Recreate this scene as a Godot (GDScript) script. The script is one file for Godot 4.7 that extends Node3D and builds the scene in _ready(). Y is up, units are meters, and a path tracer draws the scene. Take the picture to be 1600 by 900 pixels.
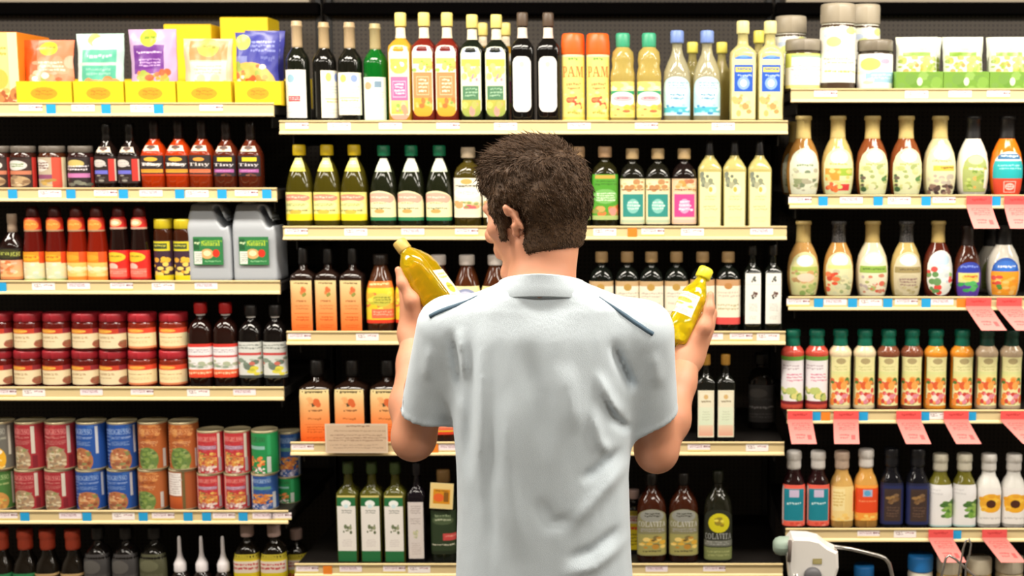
extends Node3D
# A man seen from behind compares two bottles of oil before three bays of supermarket shelving.
# Units are metres; x runs along the shelves, y up, z out of the shelves towards the camera; z = 0 is the front of the shelves.

const FOCUS := 1920.0                                     # the lens's focal length in pixels of the 1600 x 900 photograph
const AXIS := 1030.0                                      # pixel column straight before the camera (the photograph is a crop)
const PITCH := 0.1134
const EYE := Vector3(0, 1.77, 3.0)

var cache := {}
var names := {}
var deck := {}                                            # shelf -> height of its top
var rng := RandomNumberGenerator.new()

func _ready():
	rng.seed = 7
	# ---- camera
	var cam := Camera3D.new()
	cam.name = "camera"
	cam.projection = Camera3D.PROJECTION_FRUSTUM
	cam.near = 0.05
	cam.far = 60.0
	cam.size = 2.0 * cam.near * 450.0 / FOCUS
	cam.frustum_offset = Vector2(cam.near * (800.0 - AXIS) / FOCUS, 0)
	var lens := CameraAttributesPhysical.new()
	lens.frustum_focal_length = 35.0
	lens.frustum_focus_distance = 2.3
	lens.exposure_aperture = 2.8
	lens.frustum_near = 0.05
	lens.frustum_far = 60.0
	cam.attributes = lens
	cam.position = EYE
	cam.rotation.x = -PITCH
	add_child(cam)
	# ---- air and exposure
	var env := Environment.new()
	env.background_mode = Environment.BG_COLOR
	env.background_color = Color(0.5, 0.55, 0.6)
	env.tonemap_mode = Environment.TONE_MAPPER_LINEAR
	env.tonemap_exposure = 0.70
	env.sdfgi_enabled = true
	env.ssao_enabled = true
	env.ssil_enabled = true
	var we := WorldEnvironment.new()
	we.name = "world_environment"
	we.environment = env
	add_child(we)
	# ---- lamps over the aisle
	for k in 4:
		ceiling_lamp(Vector3(-2.6 + 1.75 * k, 2.72, 0.7), 5.4, "shelf side of the aisle, %s" % ["first", "second", "third", "fourth"][k])
		ceiling_lamp(Vector3(-2.6 + 1.75 * k, 3.0, 2.3), 3.5, "middle of the aisle, %s" % ["first", "second", "third", "fourth"][k])
	# ---- large structure
	room()
	gondola()
	shelves()
	# ---- the things on the shelves
	stock()
	# ---- in front
	person()
	cart()

# ------------------------------------------------------------------ measuring
func P(px: float, py: float, z: float) -> Vector3:        # where the ray through a pixel meets the upright plane z
	var away := EYE.z - z
	var dy := away * tan(atan((450.0 - py) / FOCUS) - PITCH)
	return Vector3((px - AXIS) * (away * cos(PITCH) - dy * sin(PITCH)) / FOCUS, EYE.y + dy, z)

# ------------------------------------------------------------------ naming
func numbered(called: String) -> String:
	names[called] = names.get(called, -1) + 1
	return called if names[called] == 0 else "%s_%03d" % [called, names[called]]

func tag(o: Node3D, label: String, category: String, group := "") -> Node3D:
	o.set_meta("label", label)
	o.set_meta("category", category)
	if group:
		o.set_meta("group", group)
	return o

func thing(called: String, label: String, category: String, at := Vector3.ZERO, group := "") -> Node3D:
	var o := Node3D.new()
	o.name = numbered(called)
	add_child(o)
	o.position = at
	return tag(o, label, category, group)

func part(called: String, mesh: Mesh, m: Material, parent: Node, at := Vector3.ZERO) -> MeshInstance3D:
	var o := MeshInstance3D.new()
	o.name = called
	o.mesh = mesh
	o.material_override = m
	o.position = at
	parent.add_child(o, true)
	return o

func structure(called: String, mesh: Mesh, m: Material, at := Vector3.ZERO) -> MeshInstance3D:
	var o := part(called, mesh, m, self, at)
	o.set_meta("kind", "structure")
	return o

# ------------------------------------------------------------------ materials
func mat(hex: String, rough := 0.5, metal := 0.0, clear := 0.0) -> StandardMaterial3D:   # clear: share of the light that passes through
	var key := "m %s %s %s %s" % [hex, rough, metal, clear]
	if not cache.has(key):
		var m := StandardMaterial3D.new()
		m.resource_name = "surface " + hex
		m.albedo_color = Color(hex)
		m.roughness = rough
		m.metallic = metal
		if clear > 0.0:
			m.refraction_enabled = true
			m.refraction_scale = 0.045
			m.albedo_color.a = 1.0 - clear
		cache[key] = m
	return cache[key]

func printed(key: String, rough := 0.5) -> StandardMaterial3D:   # all prints share one sheet
	if not cache.has("sheet"):
		var big := Image.create(2048, 2048, false, Image.FORMAT_RGB8)
		var at := Vector2i(2, 2)
		var row := 0
		for k in ART:
			var im := art(k)
			if at.x + im.get_width() + 2 > 2048:
				at = Vector2i(2, at.y + row + 4)
				row = 0
			big.blit_rect(im, Rect2i(Vector2i.ZERO, im.get_size()), at)
			cache["at " + k] = Rect2(Vector2(at) + Vector2(0.5, 0.5), Vector2(im.get_size()) - Vector2.ONE)
			row = maxi(row, im.get_height())
			at.x += im.get_width() + 4
		cache["sheet"] = ImageTexture.create_from_image(big)
	if not cache.has("p" + key):
		var m := StandardMaterial3D.new()
		var where_: Rect2 = cache["at " + key]
		m.resource_name = "print " + key
		m.albedo_texture = cache["sheet"]
		m.uv1_scale = Vector3(where_.size.x / 2048.0, where_.size.y / 2048.0, 1)
		m.uv1_offset = Vector3(where_.position.x / 2048.0, where_.position.y / 2048.0, 0)
		m.roughness = rough
		cache["p" + key] = m
	return cache["p" + key]

# ------------------------------------------------------------------ print on labels: a small drawing language in hundredths of the label
func art(key: String) -> Image:
	var spec: String = ART[key]
	var w := 96
	var h := 144
	var r := RandomNumberGenerator.new()
	r.seed = hash(key)
	if spec.begins_with("size "):
		var sz := spec.get_slice(";", 0).split(" ")
		w = int(sz[1])
		h = int(sz[2])
		spec = spec.substr(spec.find(";") + 1)
	var im := Image.create(w, h, false, Image.FORMAT_RGB8)
	for op in spec.split(";", false):
		var a := op.strip_edges().split(" ", false)
		var n := PackedFloat32Array()
		for k in range(1, a.size()):
			n.append(float(a[k]) / 100.0 if a[k].is_valid_float() and a[k].length() < 6 else 0.0)
		match a[0]:
			"bg": im.fill(Color(a[1]))
			"r": im.fill_rect(box_of(n, w, h), Color(a[5]))
			"f":                                          # a ruled frame
				var b := box_of(n, w, h)
				var t := maxi(1, roundi(w * 0.025))
				im.fill_rect(Rect2i(b.position, Vector2i(b.size.x, t)), Color(a[5]))
				im.fill_rect(Rect2i(b.position + Vector2i(0, b.size.y - t), Vector2i(b.size.x, t)), Color(a[5]))
				im.fill_rect(Rect2i(b.position, Vector2i(t, b.size.y)), Color(a[5]))
				im.fill_rect(Rect2i(b.position + Vector2i(b.size.x - t, 0), Vector2i(t, b.size.y)), Color(a[5]))
			"e": oval(im, n[0] * w, n[1] * h, n[2] * w, n[3] * h, Color(a[5]))
			"g":                                          # ink that runs from one colour into another
				var b := box_of(n, w, h)
				for y in b.size.y:
					im.fill_rect(Rect2i(b.position.x, b.position.y + y, b.size.x, 1), Color(a[5]).lerp(Color(a[6]), y / float(b.size.y)))
			"s":                                          # lines of print too small to read
				var b := box_of(n, w, h)
				var lines := int(a[6])
				var step := b.size.y / float(lines)
				for k in lines:
					var x := b.position.x + r.randf() * b.size.x * 0.12
					var end := b.end.x - r.randf() * b.size.x * 0.12
					while x < end:
						var long := r.randf_range(1.0, 0.06 * w + 1.5)
						im.fill_rect(Rect2i(roundi(x), roundi(b.position.y + step * k + r.randf() * step * 0.2), ceili(long), maxi(1, roundi(step * r.randf_range(0.35, 0.6)))).intersection(Rect2i(0, 0, w, h)), Color(a[5]))
						x += long + r.randf_range(1.0, 2.5)
			"b":                                          # a picture of food, leaves or fruit: patches of the given colours
				var b := box_of(n, w, h)
				var inks := a[5].split(",")
				var size := n[6 - 1] * w
				for k in int(a[7]):
					var rx := size * r.randf_range(0.5, 1.2)
					var q := Vector2(r.randf(), r.randf())
					oval(im, b.position.x + q.x * b.size.x, b.position.y + q.y * b.size.y, rx, rx * r.randf_range(0.5, 1.0), Color(inks[r.randi() % inks.size()]).lightened(r.randf() * 0.12))
			"t": lettering(im, a[1].replace("_", " "), n[1] * w, n[2] * h, n[3] * h, Color(a[5]), n[5] * w if a.size() > 6 else 0.0)
	return im

func box_of(n: PackedFloat32Array, w: int, h: int) -> Rect2i:
	var p := Vector2i(roundi(n[0] * w), roundi(n[1] * h))
	return Rect2i(p, Vector2i(maxi(1, roundi(n[2] * w) - p.x), maxi(1, roundi(n[3] * h) - p.y)))

func oval(im: Image, cx: float, cy: float, rx: float, ry: float, c: Color):
	for y in range(maxi(0, floori(cy - ry)), mini(im.get_height(), ceili(cy + ry) + 1)):
		var k := 1.0 - pow((y - cy) / maxf(ry, 0.5), 2)
		if k > 0.0:
			var half := rx * sqrt(k)
			var x0 := clampi(roundi(cx - half), 0, im.get_width())
			var x1 := clampi(roundi(cx + half), 0, im.get_width())
			if x1 > x0:
				im.fill_rect(Rect2i(x0, y, x1 - x0, 1), c)

func lettering(im: Image, text: String, cx: float, cy: float, high: float, c: Color, fit := 0.0):   # fills the outlines of real letters
	var f := SystemFont.new()
	f.font_names = PackedStringArray(["Droid Serif"])
	f.font_weight = 700
	var tm := TextMesh.new()
	tm.font = f
	tm.text = text
	tm.depth = 0.0
	tm.font_size = 32
	tm.pixel_size = 1.0
	var v: PackedVector3Array = tm.get_mesh_arrays()[Mesh.ARRAY_VERTEX]
	var idx = tm.get_mesh_arrays()[Mesh.ARRAY_INDEX]
	if v.is_empty():
		return
	var box := AABB(v[0], Vector3.ZERO)
	for q in v:
		box = box.expand(q)
	var sy := high / box.size.y
	var sx := fit / box.size.x if fit > 0.0 else sy
	var count: int = idx.size() if idx != null else v.size()
	for k in range(0, count - 2, 3):
		var p := PackedVector2Array()
		for j in 3:
			var q: Vector3 = v[idx[k + j] if idx != null else k + j] - box.get_center()
			p.append(Vector2(cx + q.x * sx, cy - q.y * sy))
		var lo := p[0].min(p[1]).min(p[2])
		var hi := p[0].max(p[1]).max(p[2])
		for y in range(maxi(0, floori(lo.y)), mini(im.get_height(), ceili(hi.y))):
			for x in range(maxi(0, floori(lo.x)), mini(im.get_width(), ceili(hi.x))):
				if Geometry2D.point_is_inside_triangle(Vector2(x + 0.5, y + 0.5), p[0], p[1], p[2]):
					im.set_pixel(x, y, c)

# ------------------------------------------------------------------ shapes
func box(size: Vector3, bevel := 0.0) -> ArrayMesh:       # a box with chamfered edges, middle of its base at the origin
	var key := "box %s %s" % [size, bevel]
	if cache.has(key):
		return cache[key]
	var st := SurfaceTool.new()
	st.begin(Mesh.PRIMITIVE_TRIANGLES)
	add_box(st, Vector3(0, size.y / 2, 0), size, bevel)
	st.generate_normals()
	cache[key] = st.commit()
	return cache[key]

func add_box(st: SurfaceTool, mid: Vector3, size: Vector3, bevel := 0.0, turn := Basis.IDENTITY):
	st.set_smooth_group(-1)
	var h := size / 2.0
	var b := minf(bevel, minf(h.x, minf(h.y, h.z)) * 0.9)
	var inner := h - Vector3.ONE * b
	for axis in 3:
		for s in [-1.0, 1.0]:
			var u := (axis + 1) % 3
			var w := (axis + 2) % 3
			var c := []
			for q in [[-1, -1], [1, -1], [1, 1], [-1, 1]]:
				var v := Vector3.ZERO
				v[axis] = s * h[axis]
				v[u] = q[0] * inner[u]
				v[w] = q[1] * inner[w]
				c.append(mid + turn * v)
			quad(st, c, mid)
			if b > 0.0:                                   # the chamfer along the edge towards +-u
				for e in [-1.0, 1.0]:
					var p := []
					for q in [[s * h[axis], e * inner[u], -1], [s * inner[axis], e * h[u], -1], [s * inner[axis], e * h[u], 1], [s * h[axis], e * inner[u], 1]]:
						var v := Vector3.ZERO
						v[axis] = q[0]
						v[u] = q[1]
						v[w] = q[2] * inner[w]
						p.append(mid + turn * v)
					quad(st, p, mid)
	if b > 0.0:
		for sx in [-1.0, 1.0]:
			for sy in [-1.0, 1.0]:
				for sz in [-1.0, 1.0]:
					var s := Vector3(sx, sy, sz)
					tri(st, mid + turn * (s * Vector3(h.x, inner.y, inner.z)), mid + turn * (s * Vector3(inner.x, h.y, inner.z)), mid + turn * (s * Vector3(inner.x, inner.y, h.z)), mid)

func quad(st: SurfaceTool, c: Array, inside: Vector3):
	tri(st, c[0], c[1], c[2], inside)
	tri(st, c[0], c[2], c[3], inside)

func tri(st: SurfaceTool, a: Vector3, b: Vector3, c: Vector3, inside: Vector3):   # clockwise seen from the side away from «inside»
	var flip := (b - a).cross(c - a).dot(a + b + c - inside * 3.0) > 0.0
	for v in ([a, c, b] if flip else [a, b, c]):
		st.add_vertex(v)

func around(a: float, r: float, sq: float) -> Vector3:    # a point on a ring between round (sq 0) and a rounded square (sq 1); a = 0 faces the aisle
	var s := sin(a)
	var c := cos(a)
	if sq > 0.0:
		var n := 2.0 + 5.0 * sq
		var k := pow(pow(absf(s), n) + pow(absf(c), n), -1.0 / n)
		s *= k
		c *= k
	return Vector3(s * r, 0, c * r)

func lathe(prof: Array, sides := 24, flat := 1.0) -> ArrayMesh:   # prof: Vector3(radius, height, squareness), from the bottom up
	var st := SurfaceTool.new()
	st.begin(Mesh.PRIMITIVE_TRIANGLES)
	st.set_smooth_group(0)
	var last := prof.size() - 1
	for i in last:
		var p: Vector3 = prof[i]
		var q: Vector3 = prof[i + 1]
		for j in sides:
			var a := TAU * j / sides
			var b := TAU * (j + 1) / sides
			var c := [around(a, p.x, p.z), around(b, p.x, p.z), around(b, q.x, q.z), around(a, q.x, q.z)]
			for k in 4:
				c[k].z *= flat
				c[k].y = p.y if k < 2 else q.y
			if p.x > 0.0:
				for k in [0, 2, 1]:
					st.add_vertex(c[k])
			if q.x > 0.0:
				for k in [0, 3, 2]:
					st.add_vertex(c[k])
	st.generate_normals()
	return st.commit()

func radius_at(prof: Array, y: float) -> Vector2:         # (radius, squareness) of a profile at a height
	for i in prof.size() - 1:
		var p: Vector3 = prof[i]
		var q: Vector3 = prof[i + 1]
		if y <= q.y and q.y > p.y:
			var t := clampf((y - p.y) / (q.y - p.y), 0, 1)
			return Vector2(lerpf(p.x, q.x, t), lerpf(p.z, q.z, t))
	return Vector2(prof[-1].x, prof[-1].z)

func label_sheet(prof: Array, y0: float, y1: float, half: float, turn := 0.0, edge := "", flat := 1.0) -> ArrayMesh:   # a paper label that follows the bottle
	var st := SurfaceTool.new()
	st.begin(Mesh.PRIMITIVE_TRIANGLES)
	st.set_smooth_group(0)
	var across := 36 if half > 2.0 else 16
	var up := 8
	var grid := []
	var length := PackedFloat32Array([0.0])
	var ref := radius_at(prof, (y0 + y1) / 2)
	for j in range(1, across + 1):
		length.append(length[-1] + around(lerpf(-half, half, j / float(across)), ref.x, ref.y).distance_to(around(lerpf(-half, half, (j - 1.0) / across), ref.x, ref.y)))
	for i in up + 1:
		var row := []
		for j in across + 1:
			var u := length[j] / length[-1]
			var e := 2.0 * u - 1.0
			var top := y1
			var low := y0
			if edge == "arch" or edge == "oval":
				top = y1 - (1.0 - sqrt(maxf(0.0, 1.0 - e * e))) * minf((y1 - y0) * 0.45, ref.x * 0.9)
			if edge == "oval":
				low = y0 + (1.0 - sqrt(maxf(0.0, 1.0 - e * e))) * (y1 - y0) * 0.3
			if edge == "round":                           # round shoulders and a rounded foot
				top = y1 - pow(absf(e), 5) * (y1 - y0) * 0.1
				low = y0 + pow(absf(e), 5) * (y1 - y0) * 0.1
			var y := lerpf(low, top, i / float(up))
			var r := radius_at(prof, y)
			var v := around(turn + lerpf(-half, half, j / float(across)), r.x + 0.0007, r.y)
			v.z *= flat
			v.y = y
			row.append([v, Vector2(u, 1.0 - (y - y0) / (y1 - y0))])
		grid.append(row)
	for i in up:
		for j in across:
			for k in [[0, 0], [1, 1], [0, 1], [0, 0], [1, 0], [1, 1]]:
				var g = grid[i + k[0]][j + k[1]]
				st.set_uv(g[1])
				st.add_vertex(g[0])
	st.generate_normals()
	return st.commit()

func tube(st: SurfaceTool, pts: Array, rad: Array, sides := 8):   # a round bar along a run of points, closed at both ends
	st.set_smooth_group(0)
	var rings := []
	var side := Vector3.ZERO
	for i in pts.size():
		var d: Vector3 = (pts[mini(i + 1, pts.size() - 1)] - pts[maxi(i - 1, 0)]).normalized()
		if side == Vector3.ZERO:
			side = d.cross(Vector3.UP if absf(d.y) < 0.9 else Vector3.RIGHT).normalized()
		side = (side - d * side.dot(d)).normalized()
		var up := d.cross(side)
		var ring := []
		var r: float = rad[mini(i, rad.size() - 1)]
		for j in sides:
			var a := TAU * j / sides
			ring.append(pts[i] + (side * cos(a) + up * sin(a)) * r)
		rings.append(ring)
	for i in rings.size() - 1:
		for j in sides:
			var k := (j + 1) % sides
			var mid: Vector3 = (pts[i] + pts[i + 1]) / 2
			tri(st, rings[i][j], rings[i][k], rings[i + 1][k], mid)
			tri(st, rings[i][j], rings[i + 1][k], rings[i + 1][j], mid)
	for e in [0, rings.size() - 1]:
		for j in range(1, sides - 1):
			tri(st, rings[e][0], rings[e][j], rings[e][j + 1], pts[1] if e == 0 else pts[-2])

func made(st: SurfaceTool) -> ArrayMesh:
	st.generate_normals()
	return st.commit()

func fresh() -> SurfaceTool:
	var st := SurfaceTool.new()
	st.begin(Mesh.PRIMITIVE_TRIANGLES)
	return st

# ------------------------------------------------------------------ lamps and room
func ceiling_lamp(at: Vector3, energy: float, place: String):
	var o := thing("ceiling_lamp", "white ceiling lamp with glowing diffuser over the %s from left" % place, "lamp", at, "ceiling lamps above the aisle")
	part("lamp_housing", box(Vector3(1.3, 0.08, 0.34), 0.006), mat("e8e8e4", 0.5), o)
	if at.y < 2.95:
		for s in [-0.5, 0.5]:
			var rod := fresh()
			tube(rod, [Vector3(s, 0.08, 0), Vector3(s, 3.083 - at.y, 0)], [0.005], 8)
			part("suspension_rod", made(rod), mat("c8c8c4", 0.4, 0.6), o)
	var glow := StandardMaterial3D.new()
	glow.resource_name = "lamp diffuser"
	glow.albedo_color = Color(0.9, 0.9, 0.88)
	glow.emission_enabled = true
	glow.emission = Color(1.0, 0.96, 0.9)
	glow.emission_energy_multiplier = 2.0
	part("lamp_diffuser", box(Vector3(1.22, 0.012, 0.28), 0.003), glow, o, Vector3(0, -0.012, 0))
	var l := AreaLight3D.new()
	l.name = "lamp_light"
	l.area_size = Vector2(1.22, 0.28)
	l.area_normalize_energy = true
	l.light_energy = energy
	l.light_color = Color(1.0, 0.965, 0.91)
	l.area_range = 14.0
	l.area_attenuation = 2.0
	l.shadow_enabled = true
	l.rotation.x = -PI / 2
	l.position.y = -0.02
	o.add_child(l)

func room():
	structure("floor", box(Vector3(9, 0.1, 7)), speckled("5e574e", 0.35), Vector3(-0.3, -0.1, 2.4))
	structure("ceiling", box(Vector3(9, 0.1, 7)), mat("e9e7e1", 0.9), Vector3(-0.3, 3.082, 2.4))
	structure("wall_back", box(Vector3(9, 3.08, 0.1)), mat("3a322b", 0.8), Vector3(-0.3, 0, -0.62))
	structure("wall_front", box(Vector3(9, 3.08, 0.1)), mat("9a9388", 0.8), Vector3(-0.3, 0, 5.4))
	structure("wall_left", box(Vector3(0.1, 3.08, 7)), mat("9a9388", 0.8), Vector3(-4.3, 0, 2.4))
	structure("wall_right", box(Vector3(0.1, 3.08, 7)), mat("9a9388", 0.8), Vector3(3.7, 0, 2.4))

func speckled(hex: String, rough: float) -> StandardMaterial3D:
	var m := StandardMaterial3D.new()
	m.resource_name = "speckled " + hex
	var n := FastNoiseLite.new()
	n.frequency = 0.06
	var t := NoiseTexture2D.new()
	t.noise = n
	t.width = 256
	t.height = 256
	t.seamless = true
	var g := Gradient.new()
	g.set_color(0, Color(hex).darkened(0.12))
	g.set_color(1, Color(hex).lightened(0.12))
	t.color_ramp = g
	m.albedo_texture = t
	m.roughness = rough
	m.uv1_triplanar = true
	m.uv1_scale = Vector3.ONE * 2.0
	return m

# ------------------------------------------------------------------ shelving
const RAILS := {"L": [160, 293, 438, 604, 797, 968], "C": [188, 353, 517, 690, 880], "R": [138, 304, 463, 640, 825, 980]}
const PLACE := {"L": "left bay", "C": "middle bay", "R": "right bay"}
const RANK := ["top shelf", "second shelf", "third shelf", "fourth shelf", "fifth shelf", "sixth shelf"]

func edges(bay: String) -> Vector2:
	var a := P(446, 450, 0).x
	var b := P(1228, 450, 0).x
	return {"L": Vector2(a - 1.232, a - 0.012), "C": Vector2(a, b), "R": Vector2(b + 0.006, b + 1.226)}[bay]

func gondola():
	var hole := Image.create(32, 32, false, Image.FORMAT_RGB8)
	hole.fill(Color("3b342d"))
	oval(hole, 16, 16, 6, 6, Color("0c0a09"))
	var board := StandardMaterial3D.new()
	board.resource_name = "perforated board"
	board.albedo_texture = ImageTexture.create_from_image(hole)
	board.uv1_triplanar = true
	board.uv1_scale = Vector3.ONE * 80.0
	board.roughness = 0.7
	var steel := mat("0e0c0b", 0.6)
	var matte := mat("060505", 0.95)
	matte.metallic_specular = 0.1
	var top := P(800, 24, -0.44).y
	var crown := P(800, 5, -0.44).y
	for bay in ["L", "C", "R"]:
		var e := edges(bay)
		var mid := (e.x + e.y) / 2
		var o := thing("gondola_bay", "dark steel shelving frame with a perforated back panel, %s" % PLACE[bay], "shelving", Vector3(mid, 0, -0.455))
		part("back_panel", box(Vector3(e.y - e.x, crown, 0.012)), board, o)
		part("top_beam", box(Vector3(e.y - e.x - 0.002, crown - top, 0.03), 0.003), matte, o, Vector3(0, top, 0.022))
		if bay == "C":
			part("header_panel", box(Vector3(e.y - e.x, 0.25, 0.012)), board, o, Vector3(0, crown + 0.001, -0.012))
		else:
			part("header_trim", box(Vector3(e.y - e.x - 0.06, 0.06, 0.02), 0.002), mat("a09482", 0.5), o, Vector3(0, crown + 0.001, 0.01))
		for s in [-1.0, 1.0]:
			var post := fresh()
			add_box(post, Vector3(0, (crown + 0.25) / 2, 0), Vector3(0.016, crown + 0.25, 0.03), 0.002)
			for k in 50:
				add_box(post, Vector3(0, 0.9 + k * 0.025, 0.0152), Vector3(0.004, 0.012, 0.002))
			part("upright_post", made(post), steel, o, Vector3(s * ((e.y - e.x) / 2 - 0.009), 0, -0.006))
		var b := thing("shelf_plinth", "dark steel base deck and kick plate at the foot of the %s" % PLACE[bay], "shelf base", Vector3(mid, 0, 0))
		part("kick_plate", box(Vector3(e.y - e.x - 0.002, 0.12, 0.02), 0.002), steel, b, Vector3(0, 0, -0.04))
		part("base_deck", box(Vector3(e.y - e.x - 0.004, 0.03, 0.43), 0.002), mat("2a241f", 0.5), b, Vector3(0, 0.121, -0.219))

# what is clipped into each price rail: paper labels (w), blue markers (b), orange markers (o), at pixel columns
const RAIL_TAGS := {
	"L1": "w 48 b 80 w 130 b 166 w 222 b 248 w 330", "L2": "b 20 w 78 b 111 w 165 b 193 w 236 b 281 w 308 b 347 w 385 b 417", "L3": "b 3 w 68 w 123 w 190 w 255 w 322",
	"L4": "w 8 w 53 w 143 w 222 w 310 w 382", "L5": "w 10 b 39 w 110 b 136 w 193 b 224 w 255 b 294 b 323 w 350 b 380 w 412 w 438", "L6": "",
	"C1": "w 464 w 530 w 610 w 700 w 790 w 905 w 1010 w 1130", "C2": "w 463 w 556 w 645 w 729 w 945 o 988 w 1020 w 1082 w 1190", "C3": "w 468 w 574 w 1112 w 1158 w 1200",
	"C4": "w 473 o 678 w 703 w 1092 w 1183", "C5": "w 480 o 512 w 548 w 616 w 655 w 1026 w 1116",
	"R1": "w 1290 w 1432 w 1500 w 1560", "R2": "w 1250 b 1286 w 1330 b 1372 w 1405 b 1447 w 1475 b 1556", "R3": "w 1247 b 1279 w 1305 b 1332 w 1360 b 1387 w 1416 b 1447 w 1472 o 1502",
	"R4": "b 1275 o 1290 b 1349 b 1445 w 1468 b 1518", "R5": "w 1357 w 1414 b 1495", "R6": "",
}

func shelves():
	var wood := mat("16120f", 0.5)
	for bay in RAILS:
		var e := edges(bay)
		var wide := e.y - e.x
		for k in RAILS[bay].size():
			var id := "%s%d" % [bay, k + 1]
			var top := P(800, RAILS[bay][k], 0).y
			deck[id] = top - 0.006
			var o := thing("gondola_shelf", "dark steel shelf with a cream price rail, %s of the %s" % [RANK[k], PLACE[bay]], "shelf", Vector3((e.x + e.y) / 2, deck[id], 0), "shelves of the " + PLACE[bay])
			part("shelf_deck", box(Vector3(wide, 0.024, 0.43), 0.002), wood, o, Vector3(0, -0.024, -0.219))
			for s in [-1.0, 1.0]:
				var br := fresh()
				add_box(br, Vector3(0, -0.04, -0.2), Vector3(0.004, 0.03, 0.36), 0.001)
				part("bracket", made(br), wood, o, Vector3(s * (wide / 2 - 0.02), 0, -0.02))
			# the rail: a cream plastic channel whose lower lip stands forward
			var high := 0.0345
			var outline := [Vector2(0.0, 0.0), Vector2(0.006, -0.0012), Vector2(0.0055, -0.004), Vector2(0.003, -0.0052), Vector2(0.003, -0.0255), Vector2(0.0065, -0.0285), Vector2(0.0078, -0.0325), Vector2(0.006, -high), Vector2(0.0, -high)]
			var st := fresh()
			st.set_smooth_group(-1)
			for j in outline.size():
				var p: Vector2 = outline[j]
				var q: Vector2 = outline[(j + 1) % outline.size()]
				quad(st, [Vector3(-wide / 2, p.y, p.x), Vector3(wide / 2, p.y, p.x), Vector3(wide / 2, q.y, q.x), Vector3(-wide / 2, q.y, q.x)], Vector3(0, -high / 2, 0.0015))
				for s in [-0.5, 0.5]:
					tri(st, Vector3(wide * s, p.y, p.x), Vector3(wide * s, q.y, q.x), Vector3(wide * s, -high / 2, 0.0015), Vector3.ZERO)
			var rail := part("price_rail", made(st), mat("e2cb98", 0.4), o, Vector3(0, 0.006, 0.0))
			var bits: PackedStringArray = RAIL_TAGS[id].split(" ", false)
			for j in range(0, bits.size(), 2):
				var x := P(float(bits[j + 1]), RAILS[bay][k] + 8, 0.003).x - (e.x + e.y) / 2
				if bits[j] == "w":
					sheet("price_label", "pricelabel%d" % (j % 3), Vector2(0.056, 0.0185), rail, Vector3(x, -0.0145, 0.0034))
				else:
					part("blue_marker" if bits[j] == "b" else "orange_marker", box(Vector3(0.0225, 0.024, 0.0012), 0.0003), mat("2aa4e0" if bits[j] == "b" else "f0882c", 0.4), rail, Vector3(x, -0.029, 0.0042))

func sheet(called: String, key: String, size: Vector2, parent: Node, at: Vector3, thick := 0.0006) -> MeshInstance3D:   # a card printed on its front
	var st := fresh()
	st.set_smooth_group(-1)
	var h := size / 2
	for s in [1.0, -1.0]:
		var z: float = s * thick / 2
		for k in ([[-1, 1], [1, 1], [1, -1], [-1, 1], [1, -1], [-1, -1]] if s > 0 else [[-1, 1], [1, -1], [1, 1], [-1, 1], [-1, -1], [1, -1]]):
			st.set_uv(Vector2(k[0] * 0.5 + 0.5, 0.5 - k[1] * 0.5))
			st.add_vertex(Vector3(k[0] * h.x, k[1] * h.y, z))
	st.generate_normals()
	return part(called, st.commit(), printed(key), parent, at)

# ------------------------------------------------------------------ bottle shapes: Vector3(radius, height, squareness) in shares of half the width and of the height
func v3(t: String) -> Array:
	var out := []
	for p in t.split(";", false):
		var a := p.strip_edges().split(" ", false)
		out.append(Vector3(float(a[0]), float(a[1]), float(a[2]) if a.size() > 2 else 0.0))
	return out

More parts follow.
